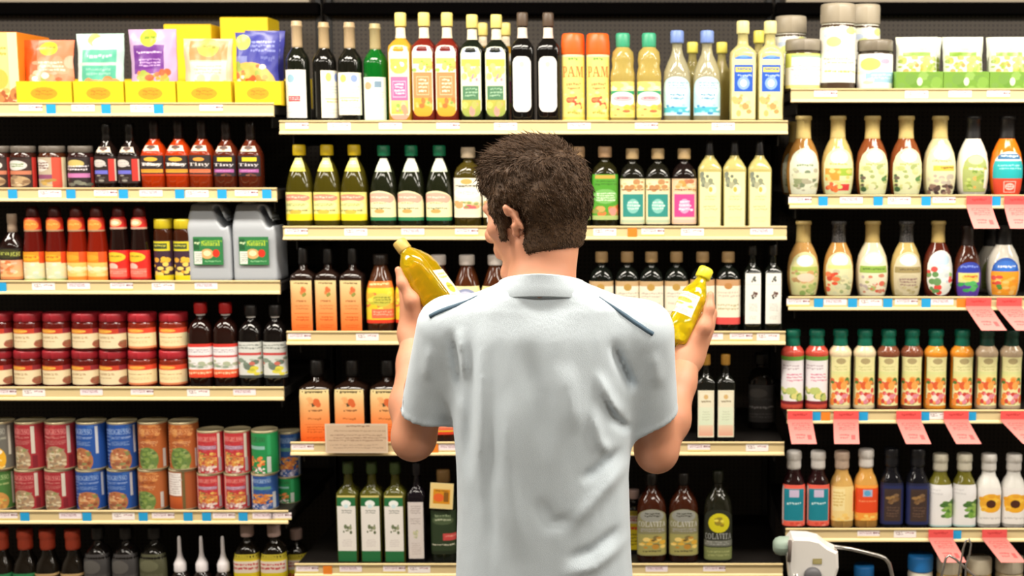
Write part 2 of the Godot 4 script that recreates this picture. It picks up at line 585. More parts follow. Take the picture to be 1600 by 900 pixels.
const SHAPES := {
	"wine": ["0 0;.9 0;.98 .008;1 .02;1 .6;.95 .635;.78 .68;.56 .715;.43 .745;.41 .79;.4 .95;.4 .96;0 .96", "0 .735;.44 .735;.45 .76;.43 .94;.48 .945;.48 .962;.44 .966;.44 .995;.4 1;0 1"],
	"square": ["0 0 1;.94 0 1;1 .012 1;1 .66 1;.96 .695 .9;.7 .735 .4;.45 .765;.4 .8;.38 .87;.44 .875;.44 .89;.36 .895;0 .895", "0 .875;.46 .875;.49 .885;.49 .985;.44 1;0 1"],
	"spray": ["0 0;.93 0;.98 .01;.95 .02;.95 .77;.88 .785;0 .79", "0 .765;1 .765;1.02 .78;1 .9;.93 .985;.84 1;0 1"],
	"plastic": ["0 0 .3;.88 0 .3;1 .025 .3;1 .22 .3;.95 .24 .3;.95 .46 .3;1 .49 .3;.97 .56 .2;.86 .63 .1;.92 .7;.84 .79;.6 .83;.5 .85;0 .86", "0 .835;.53 .835;.56 .86;.58 .98;.5 1;0 1"],
	"slim": ["0 0;.88 0;1 .02;1 .48;.95 .56;.7 .66;.45 .74;.36 .8;.36 .86;.44 .865;.44 .88;0 .88", "0 .865;.46 .865;.49 .88;.49 .985;.44 1;0 1"],
	"oil": ["0 0 .2;.86 0 .2;.96 .012 .2;1 .05 .2;1 .42 .2;.96 .5 .2;.86 .6 .1;.74 .69;.52 .77;.35 .82;.3 .86;.3 .88;.4 .885;.4 .9;0 .9", "0 .87;.46 .87;.48 .885;.48 .985;.43 1;0 1"],
	"med": ["0 0 .35;.9 0 .35;1 .018 .35;1 .62 .35;.97 .68 .25;.84 .745 .1;.58 .79;.38 .815;.36 .86;.46 .865;.46 .88;0 .88", "0 .865;.5 .865;.53 .88;.53 .98;.48 1;0 1"],
	"flask": ["0 0;.74 0;.82 .012;.92 .1;.99 .22;1 .32;.97 .42;.86 .54;.66 .64;.48 .71;.42 .76;.4 .9;.4 .94;0 .94", "0 .7;.48 .7;.46 .74;.44 .8;.44 .945;.5 .95;.5 .985;.46 1;0 1"],
	"green": ["0 0;.86 0;.95 .01;.95 .05;.93 .07;.93 .66;.98 .68;.98 .72;.86 .76;.62 .8;.56 .82;0 .83", "0 .79;.6 .79;.64 .81;.6 .88;.58 .91;.66 .925;.66 .985;.6 1;0 1"],
	"whitecap": ["0 0 .3;.9 0 .3;1 .02 .3;1 .52 .3;.95 .58 .2;.8 .65 .1;.62 .7;.56 .74;.54 .78;0 .79", "0 .77;.6 .77;.64 .8;.62 .87;.62 .895;.68 .905;.66 .985;.6 1;0 1"],
	"bbq": ["0 0 .3;.9 0 .3;1 .02 .3;1 .5 .3;.93 .56 .2;.72 .64 .1;.48 .7;.4 .74;.36 .8;0 .81", "0 .73;.42 .73;.4 .8;.38 .86;.42 .87;.42 .985;.38 1;0 1"],
	"ketchup": ["0 0;.9 0;1 .015;1 .38;.96 .44;.86 .55;.8 .64;.8 .7;.78 .82;.6 .86;.5 .87;0 .87", "0 .86;.55 .86;.58 .875;.56 .94;.46 .985;.4 1;0 1"],
	"jar": ["0 0;.86 0;.96 .02;1 .06;1 .74;.96 .8;.86 .85;.82 .87;0 .88", "0 .845;.9 .845;.94 .855;.94 .975;.9 1;0 1"],
	"widejar": ["0 0;.9 0;.98 .02;1 .05;1 .7;.97 .75;.88 .78;.86 .8;0 .8", "0 .775;.97 .775;1 .79;1 .96;.96 .995;.9 1;0 1"],
	"can": ["0 .008;.95 .008;.97 0;1 .004;1 .022;.985 .03;.985 .965;1 .975;1 .996;.97 1;.95 .985;0 .985", ""],
	"brownjug": ["0 0 .3;.9 0 .3;1 .02 .3;1 .5 .3;.96 .56 .2;.7 .74;.5 .83;.46 .86;.46 .88;0 .88", "0 .865;.52 .865;.56 .88;.56 .985;.5 1;0 1"],
	"tall": ["0 0 .9;.94 0 .9;1 .012 .9;1 .66 .9;.96 .69 .8;.7 .75 .3;.44 .8;.34 .84;.3 .9;0 .9", "0 .82;.38 .82;.34 .88;.3 .96;.26 1;0 1"],
	"pump": ["0 0;.92 0;1 .02;1 .44;.94 .5;.6 .56;.5 .58;0 .58", "0 .56;.56 .56;.6 .58;.6 .66;.54 .68;.3 .74;.2 .8;.17 .96;.12 1;0 1"],
	"decant": ["0 0 .3;.9 0 .3;1 .02 .3;1 .5 .3;.98 .6 .2;.86 .69 .1;.58 .77;.38 .82;.32 .86;.32 .9;0 .9", "0 .86;.36 .86;.4 .88;.4 .985;.34 1;0 1"],
	"bigsquare": ["0 0 1;.95 0 1;1 .012 1;1 .64 1;.95 .68 .9;.6 .72 .4;.36 .75;.34 .84;0 .84", "0 .8;.4 .8;.42 .84;.4 .985;.36 1;0 1"],
}

# design -> name, category, shape, body (colour, roughness, clearness), cap (colour), labels (print, from, to, half angle, outline), words for the label
const DESIGNS := {
	"winewhite": ["wine_bottle", "bottle", "wine", "14160f .06 0", "b79f7c .35", [["winestamp", .05, .52, 1.15, ""]], "dark cooking wine bottle with tan foil and red-stamped white label"],
	"wineblank": ["wine_bottle", "bottle", "wine", "12110e .06 0", "b09872 .35", [["winepale", .05, .52, 1.0, ""]], "dark cooking wine bottle with white label turned aside"],
	"winepale": ["wine_bottle", "bottle", "wine", "13130e .06 0", "b39b78 .35", [["winepale", .08, .5, 1.2, ""]], "dark cooking wine bottle with cream and blue label"],
	"winegreen": ["wine_bottle", "bottle", "wine", "0f6e22 .06 .35", "a99a70 .35", [["winegreen", .03, .46, 1.1, ""]], "green glass wine bottle with mint white label"],
	"pinkvinegar": ["vinegar_bottle", "bottle", "square", "d9a534 .08 .3", "e9d77e .35", [["pinkvinegar", .03, .7, .72, "round"], ["necklabel", .77, .865, 1.4, ""]], "golden vinegar bottle with pink label"],
	"orangevinegar": ["vinegar_bottle", "bottle", "square", "6b1d14 .08 0", "ead87c .35", [["orangevinegar", .06, .7, .72, "round"], ["necklabel", .77, .865, 1.4, ""]], "square dark red vinegar bottle with orange label"],
	"greenvinegar": ["vinegar_bottle", "bottle", "square", "12180f .08 0", "ead87c .35", [["greenvinegar", .06, .7, .72, "round"], ["necklabel", .77, .865, 1.4, ""]], "square dark vinegar bottle with green and yellow label"],
	"balsamic": ["balsamic_bottle", "bottle", "square", "0e0c0b .07 0", "5a4a3c .4", [["whitecrest", .1, .6, .66, "round"], ["neckpink", .77, .865, 1.4, ""]], "square black balsamic bottle with plain white label"],
	"spray": ["spray_can", "spray can", "spray", "efd98a .35 0", "f2641e .4", [["spraycan", .01, .77, 1.5, ""]], "yellow cooking spray can with orange cap"],
	"seedoil": ["oil_bottle", "bottle", "plastic", "e8cf74 .1 .5", "3fa67d .4", [["seedoil", .06, .46, 1.2, ""]], "green-capped plastic oil bottle with white oval label"],
	"riceoil": ["oil_bottle", "bottle", "slim", "e6dfb8 .06 .6", "7d97d8 .4", [["riceoil", .08, .5, 1.25, "arch"]], "clear oil bottle with light blue cap and label"],
	"backyellow": ["oil_bottle", "bottle", "slim", "e3d489 .08 .45", "e8dc62 .4", [], "yellow-capped clear oil bottle in second row"],
	"blueoil": ["oil_bottle", "bottle", "square", "eadf9a .08 .4", "f0e6a0 .4", [["blueoil", .04, .74, .74, "arch"]], "cream-capped pale oil bottle with bright blue label"],
	"yellowoil": ["oil_bottle", "bottle", "oil", "4a4310 .07 .25", "e8c81c .4", [["yellowoil", .09, .43, 1.25, ""], ["neckyellow", .68, .84, .9, ""]], "yellow-capped olive oil bottle with yellow label"],
	"greenoil": ["oil_bottle", "bottle", "oil", "1a1d10 .07 0", "147a52 .4", [["greenoil", .09, .45, 1.25, "arch"], ["neckwhite", .68, .84, .9, ""]], "green-capped dark olive oil bottle with cream label"],
	"creamoil": ["oil_bottle", "bottle", "med", "4c4116 .07 .25", "c9b69a .4", [["creamoil", .13, .62, 1.15, ""]], "tan-capped olive oil bottle with large cream label"],
	"grassoil": ["oil_bottle", "bottle", "med", "23210f .07 0", "c8a37c .4", [["grassoil", .1, .66, 1.15, ""]], "tan-capped dark oil bottle with bright green label"],
	"tealoil": ["oil_bottle", "bottle", "med", "17160f .07 0", "c2a678 .4", [["tealoil", .05, .62, 1.2, ""]], "tan-capped dark oil bottle with teal-framed label"],
	"pinkoil": ["oil_bottle", "bottle", "med", "1a1210 .07 0", "c2a678 .4", [["pinkoil", .05, .62, 1.2, ""]], "tan-capped dark oil bottle with magenta-framed label"],
	"palevinegar": ["vinegar_bottle", "bottle", "tall", "c8bb74 .1 .2", "2b2a2c .3", [["palevinegar", .02, .64, .74, ""]], "pale yellow vinegar bottle with slim black top"],
	"peachmarinade": ["marinade_bottle", "bottle", "bigsquare", "241712 .08 0", "1b1817 .35", [["peach", .01, .62, .76, ""]], "square marinade bottle with peach and orange label"],
	"carton": ["marinade_bottle", "bottle", "bigsquare", "20130d .08 0", "191615 .35", [["peach2", .01, .66, .76, ""]], "broad marinade bottle with cream to orange label"],
	"yellowmarinade": ["marinade_bottle", "bottle", "brownjug", "4b2a18 .08 0", "29211d .35", [["yellowmarinade", .12, .66, 1.2, ""]], "brown marinade bottle with yellow and orange label"],
	"ciderjug": ["cider_bottle", "bottle", "brownjug", "4a2410 .07 .15", "e6ded8 .4", [["cider", .1, .6, 1.2, ""]], "brown cider vinegar bottle with white cap"],
	"creamvinegar": ["vinegar_bottle", "bottle", "med", "10130f .07 0", "b8986a .4", [["creamvinegar", .1, .64, 1.2, ""]], "tan-capped dark vinegar bottle with cream label"],
	"creamred": ["vinegar_bottle", "bottle", "med", "10130f .07 0", "b8986a .4", [["creamred", .1, .66, 1.2, ""]], "tan-capped dark vinegar bottle with red-banded label"],
	"olivewhite": ["oil_bottle", "bottle", "square", "0f110d .07 0", "14110f .35", [["olivewhite", .1, .68, .7, ""]], "slim square black oil bottle with white olive-branch label"],
	"palewine": ["vinegar_bottle", "bottle", "square", "12130f .07 0", "d19c42 .35", [["palewine", .06, .6, .7, ""]], "black vinegar bottle with golden foil and pale label"],
	"orchard": ["oil_bottle", "bottle", "square", "5c5a22 .07 .3", "3a4a22 .4", [["orchard", .02, .68, .7, ""]], "tall golden green oil bottle with white label"],
	"plainwhite": ["oil_bottle", "bottle", "square", "151016 .07 0", "1a161a .35", [["plainwhite", .05, .62, .72, ""]], "tall black oil bottle with plain greyish white label"],
	"tagoil": ["oil_bottle", "bottle", "med", "20261a .08 0", "8f6d3e .5", [["darkgreen", .1, .58, 1.1, ""]], "dark green oil bottle with cork and an orange neck card"],
	"amberoil": ["vinegar_bottle", "bottle", "decant", "3a1a0e .06 .12", "17120f .35", [["amber", .09, .62, 1.1, "arch"]], "amber brown vinegar bottle with grey and gold label"],
	"sealoil": ["oil_bottle", "bottle", "decant", "1b1b12 .06 0", "1d1f12 .35", [["seal", .03, .6, 1.1, "arch"]], "dark green oil bottle with round yellow seal"],
	"relishjar": ["sauce_jar", "jar", "jar", "3a1a12 .08 0", "6d655c .35", [["relish", .04, .74, 1.5, ""]], "grey-lidded glass sauce jar with red-edged label"],
	"salsajar": ["sauce_jar", "jar", "jar", "47210f .08 0", "6d655c .35", [["salsa", .04, .74, 1.5, ""]], "grey-lidded glass sauce jar with tan picture label"],
	"berryjar": ["sauce_jar", "jar", "jar", "2c1413 .08 0", "6d655c .35", [["berry", .04, .74, 1.5, ""]], "grey-lidded glass sauce jar with lilac label"],
	"darkbbq": ["sauce_bottle", "bottle", "bbq", "1a100d .07 0", "16120f .3", [["darkbbq", .1, .5, 1.3, ""], ["chevron", .56, .64, .7, ""]], "dark barbecue sauce bottle with violet-banded label"],
	"orangebbq": ["sauce_bottle", "bottle", "bbq", "b8380c .09 .1", "1d1411 .3", [["orangebbq", .2, .5, .95, ""], ["chevron", .56, .64, .7, ""]], "bright orange hot sauce bottle with black cap"],
	"rustbbq": ["sauce_bottle", "bottle", "bbq", "93300f .09 .1", "1d1411 .3", [["rustbbq", .2, .5, .95, ""], ["chevron", .56, .64, .7, ""]], "rust orange sauce bottle with coral-banded label"],
	"brownbbq": ["sauce_bottle", "bottle", "bbq", "5c2413 .08 .1", "1d1411 .3", [["brownbbq", .2, .5, .95, ""], ["chevron", .56, .64, .7, ""]], "brown sauce bottle with violet-banded black label"],
	"bragg": ["sauce_bottle", "bottle", "bbq", "1d0f0c .07 0", "b9a28a .4", [["bragg", .04, .5, 1.2, ""]], "dark sauce bottle with tan cap and black and orange label"],
	"ketchupcream": ["sauce_bottle", "bottle", "ketchup", "5c120c .1 0", "4a1712 .4", [["ketchupcream", .02, .4, 1.4, ""], ["ketchupneck", .67, .85, 1.4, ""]], "red sauce bottle with orange and cream label"],
	"ketchuporange": ["sauce_bottle", "bottle", "ketchup", "7a1a0a .1 0", "5a1b12 .4", [["ketchuporange", .02, .4, 1.4, ""], ["ketchupneck", .67, .85, 1.4, ""]], "orange-red sauce bottle with orange label"],
	"ketchupred": ["sauce_bottle", "bottle", "ketchup", "1c0c09 .1 0", "54120e .4", [["ketchupred", .02, .42, 1.4, ""], ["ketchupneckred", .7, .86, 1.4, ""]], "dark sauce bottle with red and yellow label"],
	"mustardjar": ["spice_jar", "jar", "jar", "3a1a0c .1 0", "c8b41e .4", [["mustard", .02, .66, 1.4, ""]], "narrow brown jar with yellow lid and violet label"],
	"pastajar": ["pasta_sauce_jar", "jar", "widejar", "5a1410 .08 0", "96202a .35", [["pasta", .08, .6, 1.5, ""]], "red-lidded pasta sauce jar with cream label"],
	"pastajarpale": ["pasta_sauce_jar", "jar", "widejar", "7a2414 .08 0", "aa2630 .35", [["pastapale", .08, .62, 1.5, ""]], "red-lidded pasta sauce jar with red-topped label"],
	"redsauce": ["sauce_bottle", "bottle", "med", "220f0b .07 0", "c02020 .4", [["redsauce", .12, .52, 1.3, ""], ["whiteband", .845, .875, 1.5, ""]], "red-capped dark sauce bottle with red and white label"],
	"blacksauce": ["sauce_bottle", "bottle", "med", "100c0b .07 0", "1d1a19 .4", [["blacksauce", .12, .56, 1.3, ""], ["whiteband", .845, .875, 1.5, ""]], "black-capped dark sauce bottle with grey picture label"],
	"canred": ["soup_can", "can", "can", "cfc19a .32 .0 m", "", [["canred", .03, .955, 3.1415, ""]], "tall red soup can"],
	"canblue": ["soup_can", "can", "can", "cfc19a .32 .0 m", "", [["canblue", .03, .955, 3.1415, ""]], "tall blue soup can"],
	"canorange": ["soup_can", "can", "can", "cfc19a .32 .0 m", "", [["canorange", .03, .955, 3.1415, ""]], "tall orange brown soup can"],
	"canwhite": ["soup_can", "can", "can", "cfc19a .32 .0 m", "", [["canwhite", .03, .955, 3.1415, ""]], "tall orange soup can turned to its white panel"],
	"cangreen": ["soup_can", "can", "can", "cfc19a .32 .0 m", "", [["cangreen", .03, .955, 3.1415, ""]], "tall green soup can"],
	"cangrey": ["soup_can", "can", "can", "cfc19a .32 .0 m", "", [["cangrey", .03, .955, 3.1415, ""]], "tall grey and yellow soup can"],
	"canshortred": ["soup_can", "can", "can", "cfc19a .32 .0 m", "", [["canshortred", .03, .955, 3.1415, ""]], "short red soup can"],
	"canshortblue": ["soup_can", "can", "can", "cfc19a .32 .0 m", "", [["canshortblue", .03, .955, 3.1415, ""]], "short blue soup can"],
	"canshortgreen": ["soup_can", "can", "can", "cfc19a .32 .0 m", "", [["canshortgreen", .03, .955, 3.1415, ""]], "short green soup can"],
	"coralcap": ["sauce_bottle", "bottle", "whitecap", "17120d .08 0", "b8452c .4", [["coralgreen", .06, .52, 1.3, ""]], "coral-capped dark sauce bottle with green-banded label"],
	"coralbrown": ["sauce_bottle", "bottle", "whitecap", "17120d .08 0", "b8452c .4", [["coralbrown", .06, .52, 1.3, ""]], "coral-capped dark sauce bottle with brown label"],
	"greylabel": ["sauce_bottle", "bottle", "med", "141110 .08 0", "15110f .4", [["greylabel", .1, .72, 1.3, ""]], "dark sauce bottle with charcoal grey label"],
	"khakilabel": ["sauce_bottle", "bottle", "med", "161410 .08 0", "15110f .4", [["khakilabel", .1, .72, 1.3, ""]], "dark sauce bottle with khaki grey label"],
	"spout": ["seasoning_bottle", "bottle", "pump", "17100e .08 0", "e8e2e4 .4", [["spoutlabel", .04, .44, 1.4, ""]], "seasoning bottle with tall white pouring spout"],
	"yellowlabel": ["seasoning_bottle", "bottle", "med", "15110c .08 0", "b89c94 .4", [["yellowlabel", .08, .7, 1.4, ""]], "pale-capped seasoning bottle with yellow and red label"],
	"dressgreen": ["dressing_bottle", "bottle", "flask", "a9793c .09 .1", "cdb573 .35", [["dressgreen", .03, .6, 1.05, "arch"]], "gold-necked dressing bottle with grey green leaf label"],
	"dressorange": ["dressing_bottle", "bottle", "flask", "cdb36e .09 .1", "cdb573 .35", [["dressorange", .03, .6, 1.05, "arch"]], "gold-necked cream dressing bottle with orange and red label"],
	"dressleaf": ["dressing_bottle", "bottle", "flask", "8a4a26 .09 .1", "cdb573 .35", [["dressleaf", .03, .6, 1.05, "arch"]], "gold-necked red brown dressing bottle with leafy label"],
	"dressolive": ["dressing_bottle", "bottle", "flask", "d6cc9c .09 .1", "cdb573 .35", [["dressolive", .03, .66, 1.05, "arch"]], "gold-necked pale dressing bottle with dark-footed label"],
	"dresswhite": ["dressing_bottle", "bottle", "flask", "e6e2d4 .15 0", "1c1b1c .4", [["dresswhite", .06, .52, .85, "arch"]], "white dressing bottle with black neck and green label"],
	"dressteal": ["dressing_bottle", "bottle", "flask", "e8781a .1 0", "1a1818 .4", [["dressteal", .02, .56, 1.1, "arch"]], "orange dressing bottle with black neck and teal label"],
	"dresstan": ["dressing_bottle", "bottle", "flask", "b98e52 .09 .1", "bfa566 .35", [["dresstan", .03, .6, 1.05, "arch"]], "gold-necked dressing bottle with tan and green label"],
	"dressnet": ["dressing_bottle", "bottle", "flask", "b98a4a .09 .1", "2a2828 .5", [["dresstomato", .03, .6, 1.05, "arch"]], "dressing bottle with black speckled neck and tomato label"],
	"dressfield": ["dressing_bottle", "bottle", "flask", "dcd0ae .09 .1", "bfa566 .35", [["dressfield", .03, .6, 1.05, "arch"]], "gold-necked cream dressing bottle with green field label"],
	"dressnettan": ["dressing_bottle", "bottle", "flask", "c3aa6a .09 .1", "2a2828 .5", [["dressbrown", .03, .6, 1.05, "arch"]], "dressing bottle with black speckled neck and brown label"],
	"dressberry": ["dressing_bottle", "bottle", "flask", "5a2418 .09 .1", "bfa566 .35", [["dressberry", .03, .62, 1.05, "oval"]], "gold-necked dark dressing bottle with white strawberry label"],
	"dresspurple": ["dressing_bottle", "bottle", "flask", "4c2416 .09 0", "231713 .4", [["dresspurple", .02, .5, 1.1, "arch"]], "brown dressing bottle with violet, yellow and green label"],
	"dressblue": ["dressing_bottle", "bottle", "flask", "e2ddd0 .15 0", "1c1b1c .4", [["dressblue", .03, .55, .95, "arch"]], "white dressing bottle with blue and orange label"],
	"ranchpink": ["dressing_bottle", "bottle", "green", "c04a3c .1 0", "0a6650 .4", [["ranchpink", .08, .68, 1.4, ""]], "green-capped pink dressing bottle with white label"],
	"ranchcream": ["dressing_bottle", "bottle", "green", "dccba6 .12 0", "0a6650 .4", [["garden", .06, .67, 1.1, ""]], "green-capped cream dressing bottle with vegetable label"],
	"ranchbrown": ["dressing_bottle", "bottle", "green", "7a4630 .1 0", "0a6650 .4", [["garden", .06, .67, 1.1, ""]], "green-capped brown dressing bottle with vegetable label"],
	"ranchorange": ["dressing_bottle", "bottle", "green", "d98a2a .1 0", "0a6650 .4", [["garden", .06, .67, 1.1, ""]], "green-capped orange dressing bottle with vegetable label"],
	"ranchgrey": ["dressing_bottle", "bottle", "green", "b8a184 .12 0", "173d30 .4", [["garden", .06, .67, 1.1, ""]], "dark green-capped taupe dressing bottle with vegetable label"],
	"tealjuice": ["sauce_bottle", "bottle", "whitecap", "2a1214 .08 0", "e6e2dd .4", [["tealjuice", .03, .58, 1.2, ""]], "dark sauce bottle with white cap and teal label"],
	"orangejuice": ["sauce_bottle", "bottle", "whitecap", "d8a050 .1 .1", "e6e0da .4", [["orangejuice", .1, .56, 1.2, ""]], "amber sauce bottle with white cap and red orange label"],
	"palejuice": ["sauce_bottle", "bottle", "whitecap", "dcae62 .1 .1", "c8b09c .4", [["palejuice", .1, .56, 1.2, ""]], "amber sauce bottle with beige cap and yellow label"],
	"darkblue": ["sauce_bottle", "bottle", "whitecap", "14141a .06 0", "15151a .35", [["darkblue", .05, .58, 1.2, ""]], "black sauce bottle with dark blue and brown label"],
	"herbwhite": ["dressing_bottle", "bottle", "whitecap", "77722a .08 .1", "d8d2be .4", [["herbwhite", .02, .6, 1.3, ""]], "olive green dressing bottle with leaf on white label"],
	"sunflower": ["dressing_bottle", "bottle", "whitecap", "dedcd6 .15 0", "dcd8d2 .4", [["sunflower", .06, .56, 1.2, ""]], "white dressing bottle with sunflower label"],
	"tallwhitejar": ["spread_jar", "jar", "widejar", "4a3a2c .1 0", "a59a86 .35", [["jarwhite", .1, .8, 1.5, ""]], "tall white-labelled jar with beige lid"],
	"rearjar": ["spread_jar", "jar", "widejar", "4a3a2c .1 0", "b0a590 .35", [["jarwhite", .1, .8, 1.5, ""]], "tall white jar with beige lid behind the blue-panelled jar"],
	"whitejar": ["spread_jar", "jar", "widejar", "43362a .1 0", "8d8474 .35", [["jarwhite2", .06, .72, 1.5, ""]], "squat white-labelled jar with beige lid"],
	"bluejar": ["spread_jar", "jar", "widejar", "3a3228 .1 0", "7d7464 .35", [["jarblue", .06, .72, 1.5, ""]], "squat white-labelled jar with blue panel and grey lid"],
	"mayojar": ["mayonnaise_jar", "jar", "widejar", "e2dac8 .15 0", "2a86d8 .4", [["mayo", .1, .6, 1.3, ""]], "white mayonnaise jar with bright blue lid"],
	"tanjar": ["mayonnaise_jar", "jar", "widejar", "d3b070 .15 0", "d8cdb4 .4", [["tanjar", .08, .64, 1.4, ""]], "tan spread jar with cream lid"],
	"creamjar": ["mayonnaise_jar", "jar", "widejar", "b9a888 .15 0", "cfc4ae .4", [["mayo", .1, .6, 1.3, ""]], "cream spread jar with pale lid"],
	"deepdark": ["sauce_bottle", "bottle", "med", "1a1614 .1 0", "171311 .4", [["greylabel", .1, .6, 1.3, ""]], "dark bottle standing deep in the shelf"],
}

# what stands where: shelf, design, width and top in photograph pixels, set back (cm), pixel columns
const STOCK := """
L2 relishjar 38 228 0 -4 35
L2 salsajar 40 228 0 81
L2 berryjar 38 228 0 125
L2 darkbbq 33 192 0 165 201
L2 orangebbq 37 188 0 239 277
L2 rustbbq 36 188 0 314
L2 brownbbq 36 190 0 352 390
L3 bragg 35 334 0 17
L3 ketchupcream 32 322 0 50 84
L3 ketchuporange 32 322 0 118 150
L3 ketchupred 32 322 0 184 217
L3 mustardjar 30 342 0 254 286
L4 pastajar 43 546 0 -2 43 88 134 177
L4 pastajarpale 43 546 0 222 270
L4u pastajar 43 488 0 -2 43 88 134 177
L4u pastajarpale 43 488 0 222 270
L4 redsauce 37 472 0 312 351
L4 blacksauce 36 476 0 391 429
L5 cangreen 45 730 0 -2
L5 canred 45 730 0 46 93
L5 canblue 45 730 0 142 190
L5 canorange 45 730 0 238
L5 canwhite 45 730 0 286
L5u cangrey 45 656 0 -2
L5u canred 45 656 0 46 93
L5u canblue 45 656 0 142 190
L5u canorange 45 656 0 238 286
L5 canshortred 41 737 0 328 370
L5 canshortblue 41 737 0 413
L5v canshortred 41 670 0 328 370
L5v canshortgreen 41 670 0 413
L5 canshortgreen 36 742 6 450
L5w canshortblue 36 672 6 450
L6 coralcap 36 826 0 0 37
L6 coralbrown 36 826 0 72 112
L6 greylabel 40 822 0 152 196
L6 khakilabel 42 822 0 240
L6 spout 32 838 0 279 313 347
L6 yellowlabel 40 818 0 385 427
L6 yellowlabel 36 826 8 462
C1 winewhite 36 33 0 463
C1 wineblank 36 35 0 505
C1 winepale 37 35 0 545
C1 winegreen 37 37 0 585
C1 pinkvinegar 36 20 0 625
C1 orangevinegar 36 20 0 662 698
C1 greenvinegar 36 23 0 737 775
C1 pinkvinegar 30 36 9 754 790
C1 balsamic 35 20 0 816 856
C1 spray 36 53 0 895 934
C1 seedoil 38 52 0 973 1014
C1 riceoil 42 48 0 1058 1105
C1 backyellow 34 66 9 1082 1128
C1 blueoil 40 33 0 1161 1204
C1 backyellow 34 48 9 1186
C2 yellowoil 41 226 0 467 510 553
C2 greenoil 41 227 0 599 642 686
C2 creamoil 42 230 0 731 775
C2 grassoil 40 229 0 903 945
C2 tealoil 38 232 0 988 1028
C2 pinkoil 38 232 0 1069
C2 palevinegar 36 219 0 1109 1148 1187
C3 peachmarinade 36 387 0 473 511 550
C3 yellowmarinade 43 397 0 594 639
C3 ciderjug 43 398 0 684 729 774
C3 creamvinegar 37 393 0 940 980 1018 1057
C3 creamred 38 393 0 1098 1138
C3 olivewhite 29 382 0 1176 1208
C4 carton 51 562 0 495 550 605
C4 yellowmarinade 43 585 0 694
C4 palewine 30 553 0 1103 1134
C4 deepdark 40 552 14 1190
C5 orchard 35 720 0 543 580 617
C5 plainwhite 28 722 0 650
C5 tagoil 40 734 0 692
C5 amberoil 47 738 0 1018 1068
C5 sealoil 45 735 0 1122
C5 yellowlabel 34 765 7 990
R1 whitejar 54 62 0 1255
R1 tallwhitejar 54 7 0 1310
R1 bluejar 54 63 0 1368
R1 tallwhitejar 48 26 12 1236
R1 rearjar 46 8 12 1352
R2 dressgreen 51 181 0 1256
R2 dressorange 51 181 0 1310
R2 dressleaf 51 181 0 1364 1417
R2 dressolive 51 181 0 1470
R2 dresswhite 49 181 0 1522
R2 dressteal 50 181 0 1575
R2 dressgreen 44 190 10 1243
R3 dresstan 50 345 0 1256
R3 dressnet 47 345 0 1311
R3 dressfield 50 345 0 1364
R3 dressnettan 48 345 0 1417
R3 dressberry 46 345 0 1467
R3 dresspurple 42 352 0 1513
R3 dressblue 52 350 0 1570
R3 dresswhite 42 356 10 1548
R4 ranchpink 37 515 0 1239 1277
R4 ranchcream 36 515 0 1314 1352
R4 ranchbrown 36 515 0 1389 1426
R4 ranchorange 37 515 0 1463 1504
R4 ranchgrey 36 515 0 1543 1581
R5 tealjuice 36 705 0 1241 1279
R5 palejuice 36 705 0 1316
R5 orangejuice 37 702 0 1354
R5 darkblue 37 700 0 1394 1434
R5 herbwhite 37 709 0 1470 1508
R5 sunflower 37 709 0 1546 1585
R6 mayojar 40 866 0 1439
R6 tanjar 40 870 0 1484 1530
R6 creamjar 44 868 0 1578
R6 mayojar 32 882 6 1350
"""
const ALIAS := {"L4u": "L4", "L5u": "L5", "L5v": "L5", "L5w": "L5"}
const ORDINAL := ["first", "second", "third", "fourth", "fifth", "sixth"]

func stock():
	deck["L4u"] = P(800, 545.5, -0.05).y
	deck["L5u"] = P(800, 729.5, -0.05).y
	deck["L5v"] = P(800, 736.5, -0.05).y
	deck["L5w"] = P(800, 741.5, -0.11).y
	for line in STOCK.split("\n", false):
		var a := line.split(" ", false)
		var shelf: String = a[0]
		var d: Array = DESIGNS[a[1]]
		var back := float(a[4]) / 100.0
		var wide := float(a[2])
		var z := -0.014 - back - 0.5 * wide * (3.05 + back) / FOCUS
		var y: float = deck[shelf]
		var xs := a.slice(5)
		var proto: Node3D
		for k in xs.size():
			var at := P(float(xs[k]), float(a[3]), z)
			var o: Node3D
			if k == 0:
				var half := (P(float(xs[0]) + wide / 2, 450, z).x - P(float(xs[0]) - wide / 2, 450, z).x) / 2
				o = product(d, half, at.y - y, a[1])
				proto = o
			else:
				o = proto.duplicate()
				o.name = numbered(d[0])
				add_child(o)
			o.position = Vector3(at.x, y, z - rng.randf() * 0.004)
			o.rotation.y = rng.randf_range(-0.5, 0.3) if d[1] == "can" else rng.randf_range(-0.07, 0.07) if not d[2] in ["square", "bigsquare", "tall"] else rng.randf_range(-0.03, 0.03)
			tag(o, where(d[6], shelf, k, xs.size(), back), d[1], "%ss, %s" % [d[6].split(" with")[0].split(" in ")[0], shelf_words(shelf)] if xs.size() > 1 else "")
	extras()

func shelf_words(shelf: String) -> String:
	return "%s, %s" % [RANK[int(shelf[1]) - 1], PLACE[shelf[0]]]

func where(words: String, shelf: String, k: int, n: int, back: float) -> String:
	var order := ""
	if n == 2:
		order = ["left of two", "right of two"][k]
	elif n == 3:
		order = ["leftmost of three", "middle of three", "rightmost of three"][k]
	elif n > 3:
		order = "%s from left" % ORDINAL[k]
	var tier := ""
	if shelf.length() > 2:
		tier = "upper tier"
	elif shelf in ["L4", "L5"] and (words.contains("can") or words.contains("pasta")):
		tier = "lower tier"
	elif back > 0.0 and not words.contains("second row") and not words.contains("deep"):
		tier = "second row"
	var out := words
	for s in [order, tier]:
		if s:
			out += ", " + s
	var place := shelf_words(shelf)
	return out + ", " + place

